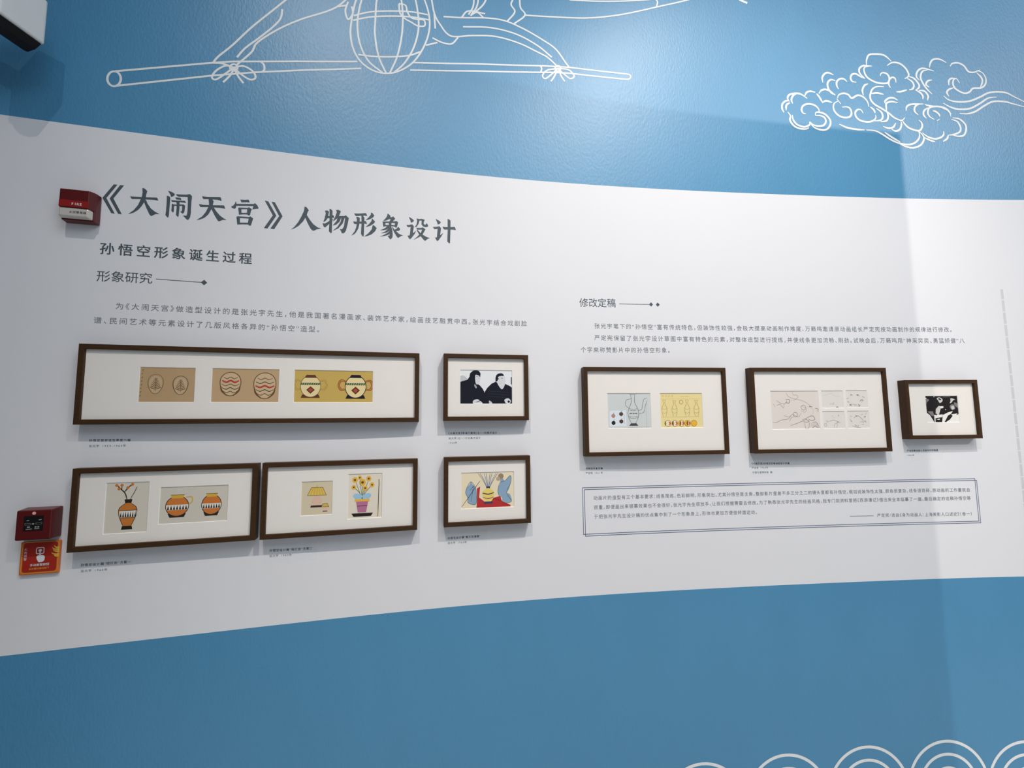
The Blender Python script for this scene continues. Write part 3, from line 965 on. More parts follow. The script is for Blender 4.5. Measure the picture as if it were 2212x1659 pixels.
fr = Frame('brown picture frame with yellow, blue and mauve artwork, middle of the lower row', (-0.9336, 1.6758), (-0.3825, 1.8108), -0.1399, -0.4197)
fr.opening([(557, 390), (937, 377), (922, 783), (545, 803)], ze)
fr.opening([(1118, 298), (1528, 285), (1517, 818), (1103, 842)], ze)
fr.build()
fr.print_(0, art(206, 192, 164), draw_lamp)['label'] = 'print of a yellow-shaded table lamp'
fr.print_(1, art(218, 208, 190), draw_stand)['label'] = 'tall print in yellow, blue and mauve'

fr = Frame('small brown picture frame with red, blue and yellow artwork below the two-person photo', (-0.2805, 1.8340), (0.0742, 1.9004), -0.1376, -0.4166)
fr.opening([(260, 970), (660, 963), (658, 1232), (260, 1240)], zc)
fr.build()
fr.print_(0, art(226, 210, 180), draw_garden)['label'] = 'print of blue rocks and a red drape'

fr = Frame('brown picture frame with one pale blue and one cream sketch', (0.3153, 1.9407), (0.9789, 2.0220), 0.2436, -0.1475)
fr.opening([(508, 494), (1022, 493), (1035, 910), (518, 917)], zg)
fr.opening([(1135, 493), (1638, 493), (1655, 905), (1150, 910)], zg)
fr.build()
fr.print_(0, art(198, 202, 200), draw_line_vase)['label'] = 'pale blue-grey print with a line drawing'
fr.print_(1, art(232, 206, 146), draw_discs)['label'] = 'cream print with a row of yellow discs'

fr = Frame('brown picture frame with five grey pencil sketches, one large and four small', (1.0994, 2.0343), (1.7725, 2.0921), 0.2447, -0.1481)
for qd in ([(462, 465), (1035, 465), (1065, 920), (490, 930)], [(1070, 463), (1332, 463), (1345, 672), (1085, 675)], [(1365, 460), (1622, 460), (1635, 668), (1380, 670)],
           [(1087, 710), (1350, 708), (1365, 917), (1100, 920)], [(1385, 703), (1640, 703), (1655, 912), (1395, 915)]):
    fr.opening(qd, zh)
fr.build()
fr.print_(0, art(216, 206, 198), draw_branches)['label'] = 'large pencil sketch'
for k in range(4):
    fr.print_(k + 1, art(216, 210, 202), draw_soft(k))

fr = Frame('small brown picture frame holding a dark photo, rightmost frame on the wall', (1.8630, 2.0988), (2.2288, 2.1201), 0.1862, -0.0928)
fr.opening([(703, 533), (1197, 527), (1233, 938), (735, 942)], zi)
fr.build()
fr.print_(0, art(34, 28, 28), draw_workers, 'photograph')['label'] = 'dark black-and-white photo'

# ------------------------------------------------------------------ lettering on the wall
def lettering(name, label, lines, fill, weight, m, n=0.0005, cat='lettering', parent=None, at=None, bold=0.0):
    """lines: (text, left pixel, right pixel); heights are levelled on the wall"""
    mb = MB()
    if at is None:
        at = on_wall(*lines[0][1])
    root = parent or wall_thing(name, label, cat, *at)
    fn = local_fn(at[0], at[1], n)
    for text, a, b in lines:
        set_line(mb, text, on_wall(*a), on_wall(*b), fill, weight, m, fn, bold)
    return root, mb, fn


def text_block(name, label, lines, fill, weight, m, n=0.0005):
    at = on_wall(*lines[0][1])
    root = wall_thing(name, label, 'lettering', *at)
    fn = local_fn(at[0], at[1], n)
    for text, a, b in lines:
        mb = MB()
        set_line(mb, text, on_wall(*a), on_wall(*b), fill, weight, m, fn)
        mb.build('text_line', root)
    return root, fn


# the big title, each brush-style character cut on its own
TITLE = [
    ('left_bracket', 210, 390, [[[(570, 130), (690, 145), (315, 595), (600, 1130), (480, 1110), (180, 590)]], [[(785, 158), (918, 170), (555, 610), (840, 1152), (715, 1135), (425, 612)]]]),
    ('character', 210, 390, [
        [[(1125, 540), (1300, 555), (1520, 568), (1670, 575), (2030, 583), (2060, 605), (2088, 688), (1950, 660), (1670, 645), (1480, 632), (1180, 630)]],
        [[(1540, 262), (1590, 260), (1660, 305), (1712, 362), (1672, 500), (1665, 600), (1600, 740), (1520, 870), (1400, 1000), (1240, 1095), (1055, 1148), (1250, 1010), (1400, 830), (1485, 640), (1530, 530), (1550, 400)]],
        [[(1600, 740), (1660, 640), (1720, 790), (1830, 950), (1980, 1070), (2130, 1145), (2000, 1142), (1840, 1215), (1780, 1150), (1690, 960)]]]),
    ('character', 350, 400, [
        [[(205, 188), (350, 240), (430, 295), (438, 330), (400, 370), (322, 405), (300, 380), (300, 345)]],
        [[(165, 362), (220, 370), (275, 405), (285, 440), (255, 800), (235, 1040), (210, 1105), (185, 1100), (118, 1020), (135, 900), (160, 600)]],
        [[(475, 310), (640, 320), (830, 325), (940, 308), (970, 318), (1030, 385), (1005, 560), (985, 950), (960, 1090), (910, 1175), (870, 1185), (830, 1160), (770, 1090), (715, 1040), (845, 1040), (870, 900), (885, 560), (875, 405), (560, 392), (510, 360)]],
        [[(452, 418), (620, 430), (645, 450), (662, 512), (600, 495), (490, 488)]],
        [[(310, 508), (500, 528), (770, 535), (795, 545), (822, 605), (600, 578), (480, 572), (345, 570)]],
        [[(485, 572), (600, 572), (595, 800), (572, 1030), (555, 1080), (535, 1080), (478, 1015), (498, 800), (505, 640)]],
        [[(330, 632), (410, 660), (520, 665), (590, 660), (740, 660), (790, 700), (770, 880), (755, 930), (712, 970), (690, 960), (620, 900), (668, 895), (685, 850), (690, 705), (590, 708), (500, 705), (412, 705), (405, 880), (385, 930), (370, 930), (318, 870), (332, 740)]]]),
    ('character', 350, 400, [
        [[(1368, 375), (1560, 408), (1990, 412), (2015, 440), (2038, 538), (1900, 500), (1700, 485), (1600, 478), (1415, 475), (1385, 430)]],
        [[(1590, 478), (1720, 485), (1762, 550), (1735, 680), (1740, 760), (1690, 815), (1600, 740), (1605, 620)]],
        [[(1262, 645), (1400, 670), (1600, 680), (1740, 685), (2105, 690), (2130, 715), (2160, 805), (1980, 775), (1765, 758), (1580, 745), (1320, 745), (1285, 710)]],
        [[(1590, 720), (1740, 720), (1690, 815), (1580, 1000), (1450, 1110), (1300, 1170), (1180, 1190), (1370, 1070), (1500, 910), (1585, 740)]],
        [[(1690, 815), (1762, 750), (1850, 890), (1980, 1040), (2100, 1130), (2200, 1185), (2070, 1185), (1940, 1238), (1900, 1205), (1800, 1040), (1730, 900)]]]),
    ('character', 480, 415, [
        [[(620, 258), (790, 265), (895, 258), (920, 285), (935, 360), (880, 345), (665, 348), (640, 310)]],
        [[(470, 305), (490, 400), (700, 405), (1080, 405), (1118, 378), (1190, 440), (1240, 530), (1235, 568), (1150, 570), (1030, 590), (1070, 475), (800, 470), (485, 468), (470, 530), (440, 568), (400, 565), (330, 535), (305, 495), (375, 465), (430, 400)]],
        [[(545, 540), (600, 528), (880, 540), (905, 512), (1015, 585), (985, 640), (950, 780), (910, 802), (850, 762), (720, 758), (570, 770), (560, 640)], [(655, 582), (855, 582), (845, 710), (660, 710)]],
        [[(485, 845), (540, 825), (920, 850), (955, 825), (1060, 900), (1030, 980), (985, 1130), (960, 1145), (925, 1143), (885, 1105), (700, 1098), (515, 1105), (500, 960)], [(605, 885), (905, 900), (880, 1045), (610, 1040)]]]),
    ('right_bracket', 480, 415, [[[(1455, 290), (1575, 320), (1850, 805), (1545, 1242), (1425, 1225), (1730, 795)]], [[(1685, 330), (1800, 350), (2060, 825), (1775, 1265), (1645, 1245), (1945, 820)]]]),
    ('character', 620, 430, [
        [[(600, 262), (645, 265), (700, 320), (745, 382), (700, 460), (675, 550), (625, 640), (540, 770), (400, 910), (260, 995), (130, 1045), (250, 950), (380, 790), (500, 580), (580, 400)]],
        [[(625, 630), (680, 550), (780, 710), (900, 860), (1050, 970), (1170, 1008), (1020, 1030), (930, 1075), (870, 1075), (800, 1000), (700, 810)]]]),
    ('character', 620, 430, [
        [[(1300, 395), (1380, 390), (1435, 430), (1405, 575), (1390, 640), (1360, 700), (1300, 755), (1240, 785), (1290, 640), (1325, 480), (1300, 425)]],
        [[(1400, 580), (1460, 575), (1550, 545), (1590, 560), (1618, 645), (1550, 632), (1450, 650), (1370, 655), (1380, 600)]],
        [[(1450, 345), (1490, 338), (1555, 400), (1550, 640), (1540, 800), (1528, 1140), (1505, 1168), (1485, 1160), (1430, 1090), (1445, 850), (1455, 600)]],
        [[(1210, 830), (1300, 835), (1450, 745), (1545, 690), (1590, 675), (1540, 740), (1450, 840), (1310, 960), (1285, 965), (1250, 930)]],
        [[(1675, 372), (1760, 370), (1840, 420), (1770, 585), (1740, 640), (1560, 770), (1640, 620), (1700, 450)]],
        [[(1770, 580), (1960, 580), (2005, 555), (2110, 650), (2075, 840), (2010, 1080), (1960, 1150), (1910, 1170), (1870, 1160), (1830, 1060), (1800, 1022), (1880, 1035), (1940, 940), (1985, 650), (1965, 640), (1740, 640)]],
        [[(1730, 630), (1850, 640), (1790, 780), (1680, 870), (1560, 900), (1690, 750)]],
        [[(1860, 640), (1970, 640), (1900, 830), (1750, 1000), (1560, 1085), (1720, 950), (1830, 780)]]]),
    ('character', 750, 430, [
        [[(238, 492), (400, 497), (630, 480), (660, 510), (682, 582), (600, 562), (300, 580), (265, 545)]],
        [[(205, 765), (330, 775), (500, 768), (620, 750), (650, 775), (680, 852), (600, 835), (430, 840), (250, 852), (225, 815)]],
        [[(305, 612), (380, 612), (430, 650), (425, 760), (415, 850), (380, 1000), (300, 1140), (230, 1205), (145, 1245), (250, 1110), (310, 960), (330, 800), (330, 680)]],
        [[(485, 565), (540, 565), (590, 640), (580, 850), (570, 1200), (560, 1265), (535, 1280), (470, 1190), (490, 850)]],
        [[(810, 468), (850, 468), (928, 560), (890, 620), (770, 690), (625, 722), (740, 620), (808, 530)]],
        [[(840, 680), (870, 680), (955, 775), (900, 840), (780, 915), (620, 960), (740, 860), (830, 750)]],
        [[(870, 895), (920, 900), (1010, 995), (950, 1100), (830, 1205), (700, 1255), (580, 1280), (720, 1170), (840, 1030)]]]),
    ('character', 750, 430, [
        [[(1372, 505), (1400, 505), (1480, 575), (1470, 620), (1420, 690), (1320, 735), (1228, 742), (1320, 650), (1365, 570)]],
        [[(1470, 620), (1530, 618), (1565, 588), (1640, 670), (1600, 720), (1545, 770), (1440, 765), (1490, 690), (1410, 685)]],
        [[(1205, 765), (1280, 768), (1440, 765), (1545, 770), (1690, 752), (1740, 800), (1720, 870), (1690, 970), (1670, 980), (1610, 935), (1500, 930), (1300, 930), (1235, 948), (1220, 850)], [(1300, 818), (1420, 815), (1420, 885), (1308, 885)], [(1510, 815), (1630, 818), (1625, 892), (1510, 888)]],
        [[(1360, 930), (1500, 930), (1440, 985), (1350, 1040), (1240, 1062), (1120, 1065), (1230, 1025), (1320, 970)]],
        [[(1430, 940), (1500, 935), (1540, 1050), (1555, 1200), (1545, 1300), (1500, 1365), (1460, 1365), (1430, 1330), (1380, 1250), (1440, 1245), (1460, 1190), (1450, 1090), (1440, 985)]],
        [[(1440, 985), (1480, 1040), (1450, 1085), (1330, 1150), (1145, 1170), (1290, 1110)]],
        [[(1450, 1090), (1500, 1130), (1460, 1195), (1340, 1240), (1240, 1265), (1110, 1278), (1230, 1235), (1360, 1165)]],
        [[(1740, 945), (1800, 1010), (1805, 1040), (1770, 1080), (1660, 1090), (1615, 1050), (1690, 1010)]],
        [[(1530, 960), (1560, 970), (1620, 1050), (1665, 1095), (1770, 1190), (1850, 1225), (1910, 1240), (1850, 1255), (1740, 1325), (1700, 1290), (1600, 1130)]]]),
    ('character', 870, 440, [
        [[(205, 450), (300, 500), (375, 560), (380, 590), (340, 625), (285, 645), (270, 620), (270, 590)]],
        [[(128, 728), (230, 725), (320, 705), (380, 770), (345, 1010), (460, 925), (400, 1040), (290, 1180), (250, 1210), (225, 1195), (180, 1130), (165, 1090), (235, 1085), (250, 1000), (270, 790), (185, 800), (150, 770)]],
        [[(468, 512), (510, 512), (570, 525), (640, 515), (750, 550), (715, 640), (715, 690), (740, 715), (790, 710), (815, 660), (868, 740), (865, 775), (830, 795), (760, 797), (690, 770), (640, 700), (645, 575), (570, 575), (540, 690), (480, 780), (405, 808), (470, 710), (495, 570)]],
        [[(458, 825), (600, 830), (690, 812), (775, 875), (740, 940), (675, 1055), (560, 1140), (365, 1232), (480, 1140), (570, 1050), (620, 1000), (660, 885), (500, 885)]],
        [[(470, 895), (500, 890), (610, 1005), (680, 1060), (800, 1130), (920, 1178), (850, 1200), (765, 1270), (720, 1235), (620, 1120), (560, 1050)]]]),
    ('character', 870, 440, [
        [[(1125, 520), (1230, 575), (1290, 620), (1297, 650), (1260, 690), (1190, 712), (1188, 670)]],
        [[(1030, 795), (1150, 790), (1250, 770), (1308, 835), (1275, 1080), (1385, 995), (1320, 1110), (1220, 1250), (1180, 1275), (1140, 1230), (1105, 1155), (1165, 1150), (1190, 860), (1085, 865), (1055, 835)]],
        [[(1358, 785), (1460, 800), (1600, 805), (1760, 792), (1785, 815), (1812, 900), (1700, 882), (1410, 880), (1380, 840)]],
        [[(1530, 530), (1565, 528), (1630, 575), (1628, 900), (1615, 1320), (1600, 1355), (1580, 1350), (1520, 1285), (1535, 900)]]]),
]
t_at = on_wall(223, 470)
root = wall_thing('title_lettering', 'large dark brush-style title lettering at the top of the white band', 'lettering', *t_at)
fn = local_fn(t_at[0], t_at[1], 0.0005)
for nm, ox, oy, strokes in TITLE:
    z = zoomed(ox, oy, 15.8)
    mb = MB()
    for i, loops in enumerate(strokes):
        mb.poly([[on_wall(*z(p)) for p in l] for l in loops], INK, fn, 0.000012 * i)
    mb.build(nm, root)

root, mb, fn = lettering('subtitle_lettering', 'bold sans subtitle lettering directly below the brush title', [('孙悟空形象诞生过程', (212.8, 536.3), (545.5, 559.8))], 0.80, 0.0, INK, bold=0.017)
mb.build('characters', root)


def heading(label, text, a, b, r0, r1, diamonds, half):
    root, mb, fn = lettering('heading_lettering', label, [(text, a, b)], 0.97, 0.0, INK)
    mb.build('characters', root)
    mb = MB()
    mb.stroke([on_wall(*r0), on_wall(*r1)], 0.0022, INK, fn, False)
    mb.build('rule_line', root)
    for d in diamonds:
        u, z = on_wall(*d)
        mb = MB()
        mb.poly([(u - half, z), (u, z - half), (u + half, z), (u, z + half)], INK, fn)
        mb.build('diamond', root)


heading('thin heading with a rule ending in one diamond, left side', '形象研究', (207.7, 596.3), (329.2, 602.1), (337, 602.8), (435, 609.9), [(440.9, 610.3)], 0.0105)
heading('thin heading with a rule ending in two diamonds, right side', '修改定稿', (1251, 653.9), (1329.9, 655.0), (1337.4, 656.2), (1404, 657.6), [(1406.3, 657.6), (1420.8, 658.0)], 0.0098)

root, fn = text_block('paragraph_lettering', 'two-line grey paragraph above the longest frame', [
    ('为《大闹天宫》做造型设计的是张光宇先生，他是我国著名漫画家、装饰艺术家，绘画技艺融贯中西。张光宇结合戏剧脸', (248.5, 661), (1138.5, 699.2)),
    ('谱、民间艺术等元素设计了几版风格各异的“孙悟空”造型。', (200.8, 691.5), (691.6, 711.9))], 0.82, 0.0, INKTHIN)
root, fn = text_block('paragraph_lettering', 'three-line grey paragraph below the two-diamond heading', [
    ('张光宇笔下的“孙悟空”富有传统特色，但装饰性较强，会极大提高动画制作难度，万籁鸣邀请原动画组长严定宪按动画制作的规律进行修改。', (1283.1, 704.1), (2056.9, 712.1)),
    ('严定宪保留了张光宇设计草图中富有特色的元素，对整体造型进行提炼，并使线条更加流畅、刚劲。试映会后，万籁鸣用“神采奕奕、勇猛矫健”八', (1283.1, 729.6), (2083.5, 736.1)),
    ('个字来称赞影片中的孙悟空形象。', (1253.7, 755.6), (1448.1, 756.8))], 0.85, 0.0, INKTHIN)

# the quotation in its double border
root, fn = text_block('quotation_panel', 'grey quotation inside a thin double blue border, below the right-hand frames', [
    ('动画片的造型有三个基本要求：线条简练、色彩鲜明、形象突出。尤其孙悟空是主角，整部影片里差不多三分之二的镜头里都有孙悟空，假如说装饰性太强、颜色很复杂、线条很琐碎，原动画的工作量就会', (1281.6, 1076.1), (2095.5, 1058.1)),
    ('很重，即便画出来银幕效果也不会很好。张光宇先生很放手，让我们根据需要去修改。为了熟悉张光宇先生的绘画风格，我专门到资料室把《西游漫记》借出来全本临摹了一遍。最后确定的这稿孙悟空等', (1282.2, 1096.3), (2096.9, 1076.1)),
    ('于把张光宇先生设计稿的优点集中到了一个形象身上，形体也更加方便做转面运动。', (1282.6, 1116.3), (1636.1, 1106.3)),
    ('严定宪/选自《身为动画人：上海美影人口述史》（卷一）', (1894.2, 1113.6), (2100, 1109.8))], 0.88, 0.0, INKTHIN)
mb = MB()
mb.stroke([on_wall(1835.5, 1115.2), on_wall(1886.9, 1114)], 0.002, INKTHIN, fn, False)
mb.build('dash', root)
for q in ([(1258.7, 1052.9), (2106.7, 1034.6), (2113.6, 1126.7), (1260.2, 1153.1)], [(1262.9, 1056.8), (2110.4, 1038.3), (2117.7, 1130.2), (1264.3, 1157.2)]):
    p = [on_wall(*a) for a in q]
    u0, u1 = (p[0][0] + p[3][0]) / 2, (p[1][0] + p[2][0]) / 2
    z1, z0 = (p[0][1] + p[1][1]) / 2, (p[2][1] + p[3][1]) / 2
    mb = MB()
    mb.stroke([(u0, z0), (u1, z0), (u1, z1), (u0, z1)], 0.0026, RULE, fn, False, 0, True)
    mb.build('border_line', root)


# ------------------------------------------------------------------ captions on clear film
def caption(label, box, lines):
    l, r, t, b0, b1 = box
    p = [on_wall(l, t), on_wall(r, t), on_wall(r, b1), on_wall(l, b0)]
    u0, u1 = (p[0][0] + p[3][0]) / 2, (p[1][0] + p[2][0]) / 2
    z1, z0 = (p[0][1] + p[1][1]) / 2, (p[2][1] + p[3][1]) / 2
    root = wall_thing('caption_label', label, 'caption label', (u0 + u1) / 2, z0, 'caption labels below the frames')
    at = ((u0 + u1) / 2, z0)
    f0 = local_fn(at[0], at[1], 0.0003)
    mb = MB()
    k = 6
    for i in range(k):
        a, b = u0 + (u1 - u0) * i / k, u0 + (u1 - u0) * (i + 1) / k
        mb.face([f0(a, z0), f0(b, z0), f0(b, z1), f0(a, z1)], FILM)
    mb.build('film', root)
    f1 = local_fn(at[0], at[1], 0.0006)
    for i, (t_, a, b) in enumerate(lines):
        mb = MB()
        set_line(mb, t_, on_wall(*a), on_wall(*b), 0.86, 0.0, INK if i == 0 else INKTHIN, f1, 0.012 if i == 0 else 0.0)
        mb.build('text_line', root)


caption('caption label under the left end of the longest frame', (177.5, 308, 938, 978, 977), [('孙悟空面部造型草图六幅', (192, 951.3), (282.3, 950.5)), ('张光宇 1959-1960年', (191.6, 963.6), (272.5, 962.5))])
caption('three-line caption label under the two-person photo', (960.3, 1080.3, 925, 966.5, 964), [('《大闹天宫》导演万籁鸣（左一）和美术设计', (968.4, 936), (1073.8, 934.9)), ('张光宇（右一）讨论美术设计', (968.7, 946.9), (1038.4, 945.8)), ('1960年', (968.4, 956.9), (987.5, 956.3))])
caption('caption label under the leftmost frame of the lower row', (161.4, 294.3, 1203, 1249.4, 1241), [('孙悟空设计稿“短打扮”方案一', (174, 1221.2), (283, 1213.3)), ('张光宇 1960年', (174, 1234.1), (232.4, 1229.9))])
caption('caption label under the yellow, blue and mauve artwork', (570.8, 682.9, 1174, 1216.8, 1209.6), [('孙悟空设计稿“短打扮”方案二', (581.6, 1189.7), (674.8, 1184.3)), ('张光宇 1960年', (581.6, 1201.5), (630.5, 1198.2))])
caption('caption label under the red, blue and yellow artwork', (958.3, 1051.8, 1147, 1187.3, 1181), [('孙悟空设计稿“猴王仪道图”', (966.8, 1162.9), (1038, 1158)), ('张光宇 1960年', (966.8, 1173.3), (1008.3, 1170.9))])
caption('caption label under the pale blue and cream sketches', (1258.4, 1341.4, 1000, 1034, 1032), [('孙悟空形象定稿', (1264.9, 1012.4), (1302, 1011.8)), ('严定宪 1961年', (1265.2, 1022.1), (1302.1, 1021.3))])
caption('three-line caption label under the five pencil sketches', (1617.7, 1722.3, 994, 1028.5, 1027.5), [('《大闹天宫》孙悟空形象动态设计手稿', (1623.4, 1001.5), (1705.2, 1000.9)), ('严定宪 1960年', (1623.8, 1010.9), (1659.2, 1010.2)), ('中国动漫博物馆 藏', (1625, 1020.6), (1668.2, 1020))])
caption('caption label under the rightmost frame', (1953.4, 2034.4, 964, 993.6, 993), [('严定宪等动画人员创作时的情景', (1958.9, 973.9), (2026.2, 972.7)), ('1960年', (1959.5, 983.5), (1975, 983.1))])

# ------------------------------------------------------------------ white line murals on the blue paint
def mural(name, label, strokes, group=None, n=0.0004, cat='wall drawing', at=None):
    at = at or on_wall(*strokes[0][0][0])
    fn = local_fn(at[0], at[1], n)
    mb = MB()
    for i, (pts, w, kind) in enumerate(strokes):
        P = [on_wall(*p) for p in pts]
        mb.stroke(P, w, LINE, fn, 's' in kind, 0.55 if 't' in kind else 0.0, 'c' in kind, lift=0.000005 * i, climb=0.0000006)
    o = mb.build(name)
    o.location = wall_pt(*at)
    tx, ty = wall_dir(at[0])
    o.rotation_euler = (0, 0, math.atan2(ty, tx))
    return tag(o, label, cat, group)


zz = zoomed(1660, 80, 4.007)
CLOUD = [[(135, 655), (118, 620), (120, 580), (150, 553), (180, 555)], [(185, 568), (155, 590), (152, 635)], [(180, 560), (165, 530), (180, 500), (230, 488), (280, 495), (335, 532)],
         [(208, 577), (198, 540), (215, 505), (245, 490)], [(312, 510), (330, 480), (360, 470), (405, 478)], [(415, 490), (440, 520), (470, 572)], [(435, 490), (460, 460), (500, 455), (540, 475), (578, 505)],
         [(470, 565), (500, 552), (550, 568)], [(470, 395), (465, 350), (490, 315), (520, 310), (562, 328)], [(578, 378), (540, 370), (512, 395), (515, 440), (545, 485), (578, 500)],
         [(605, 450), (590, 420), (592, 385), (620, 362), (655, 365), (680, 388)], [(760, 392), (725, 385), (710, 355), (722, 325), (755, 320), (800, 345), (835, 360)],
         [(830, 355), (790, 315), (785, 275), (815, 250), (850, 250), (895, 252)], [(848, 245), (848, 200), (870, 155), (930, 148), (990, 155), (1030, 180), (1062, 212)],
         [(865, 255), (830, 265), (828, 300), (850, 345), (900, 380), (960, 400), (1030, 398), (1045, 360), (1030, 325), (1000, 310), (975, 315), (965, 338)],
         [(1055, 440), (1040, 410), (1045, 370), (1070, 350), (1095, 360), (1103, 395)], [(1025, 248), (1070, 222), (1130, 228), (1180, 265), (1208, 310), (1210, 340), (1178, 362)],
         [(1210, 340), (1260, 360), (1300, 410), (1300, 440), (1272, 460)], [(1195, 355), (1240, 385), (1258, 420), (1245, 450), (1215, 458)], [(1105, 475), (1150, 472), (1198, 457)],
         [(1272, 460), (1310, 480), (1335, 510), (1335, 540)], [(1300, 462), (1350, 470), (1380, 510), (1375, 550)], [(1305, 375), (1280, 345), (1285, 305), (1315, 275), (1360, 275), (1430, 295)],
         [(1392, 265), (1400, 225), (1425, 195), (1480, 193), (1538, 222)], [(1375, 285), (1330, 300), (1315, 350), (1335, 400), (1370, 450), (1415, 495)], [(1415, 372), (1380, 380), (1362, 410), (1390, 437)],
         [(1570, 255), (1590, 230), (1640, 225), (1690, 250), (1730, 300), (1780, 305), (1830, 285)],
         [(1800, 290), (1850, 310), (1880, 360), (1875, 410), (1840, 440), (1770, 445), (1740, 475), (1700, 488), (1650, 470), (1610, 440), (1595, 400), (1605, 365), (1630, 365), (1652, 400)],
         [(1800, 310), (1840, 350), (1850, 390), (1830, 440)], [(1560, 420), (1560, 380), (1580, 360), (1615, 358)], [(1600, 440), (1560, 455), (1543, 480), (1560, 515)],
         [(1515, 510), (1560, 545), (1640, 562), (1740, 555), (1830, 520), (1900, 485), (1980, 475), (2060, 485), (2130, 520), (2250, 580)],
         [(1510, 572), (1570, 605), (1640, 625), (1740, 620), (1830, 575), (1900, 530), (1975, 520)], [(1652, 662), (1720, 665), (1790, 645), (1860, 600), (1940, 560), (2040, 560), (2120, 580), (2240, 612)],
         [(595, 530), (610, 500), (650, 488), (690, 500), (720, 530), (770, 505), (820, 520), (855, 560), (868, 605)], [(590, 535), (625, 580)],
         [(600, 555), (565, 580), (565, 630), (600, 675), (650, 697), (700, 692), (718, 660), (705, 620), (675, 605), (635, 608)], [(818, 660), (800, 632), (770, 630), (750, 655), (760, 695), (800, 725), (860, 735), (905, 725), (928, 700), (925, 675)],
         [(880, 605), (910, 630), (922, 660)], [(932, 618), (975, 650), (988, 690), (970, 720), (915, 728)], [(1025, 645), (1035, 690), (1020, 725), (970, 735)], [(820, 505), (812, 460), (830, 420), (862, 405)],
         [(998, 430), (940, 430), (900, 450), (880, 500), (885, 545), (920, 585), (980, 620), (1040, 660), (1090, 700), (1150, 722), (1180, 698)], [(885, 492), (940, 485), (995, 497)],
         [(1118, 568), (1060, 560), (1020, 575), (1018, 610), (1022, 650)], [(1118, 548), (1080, 528), (1040, 530), (1008, 555), (1008, 575)],
         [(1155, 715), (1175, 750), (1220, 790), (1300, 812), (1328, 780), (1325, 745), (1302, 720)], [(1190, 640), (1195, 605), (1225, 585), (1280, 582), (1340, 580)], [(1295, 675), (1265, 645), (1265, 610), (1290, 585), (1330, 580)],
         [(1365, 705), (1342, 675), (1345, 640), (1378, 612)], [(1435, 715), (1395, 690), (1378, 655), (1390, 615), (1440, 602), (1510, 610), (1560, 640), (1578, 690)], [(1350, 585), (1400, 598), (1440, 602)],
         [(1420, 640), (1445, 645), (1475, 670), (1480, 690)], [(1458, 725), (1480, 712)], [(1500, 615), (1545, 630), (1580, 670)], [(1590, 700), (1650, 710), (1700, 755), (1710, 800), (1690, 850), (1640, 860), (1580, 845)],
         [(1580, 712), (1635, 735), (1662, 790), (1650, 825), (1600, 845), (1555, 850)], [(1510, 905), (1545, 880), (1555, 850)], [(1515, 815), (1515, 845), (1490, 870), (1440, 882), (1380, 865), (1330, 830)],
         [(1345, 870), (1400, 895), (1442, 908)], [(440, 655), (430, 620), (395, 590), (340, 580), (300, 595), (285, 630), (300, 660), (322, 665)],
         [(405, 680), (410, 655), (440, 652), (490, 670), (530, 715), (535, 755), (510, 795), (470, 805), (420, 795), (385, 775), (355, 735)], [(405, 680), (450, 682), (485, 700), (495, 735), (475, 765), (430, 772), (385, 760), (360, 735)],
         [(355, 735), (355, 760), (310, 778), (250, 760), (215, 720), (205, 675)], [(350, 785), (320, 797), (260, 790), (215, 765), (185, 720), (190, 685), (165, 648)], [(612, 755), (680, 785), (760, 800), (832, 805)],
         [(845, 805), (920, 812), (980, 840), (1060, 890), (1130, 920), (1200, 932), (1260, 920), (1300, 880), (1305, 840), (1295, 815)], [(1005, 825), (1070, 870), (1140, 910)],
         [(1300, 815), (1340, 860), (1340, 900), (1310, 940), (1250, 960), (1190, 950), (1140, 930)], [(990, 775), (1040, 790), (1080, 780), (1100, 745)], [(1065, 800), (1100, 815), (1135, 800), (1150, 760), (1145, 730)]]
mural('cloud_drawing', 'white line drawing of curling clouds, upper right on the blue paint', [([zz(p) for p in s], 0.0098, 'st') for s in CLOUD])

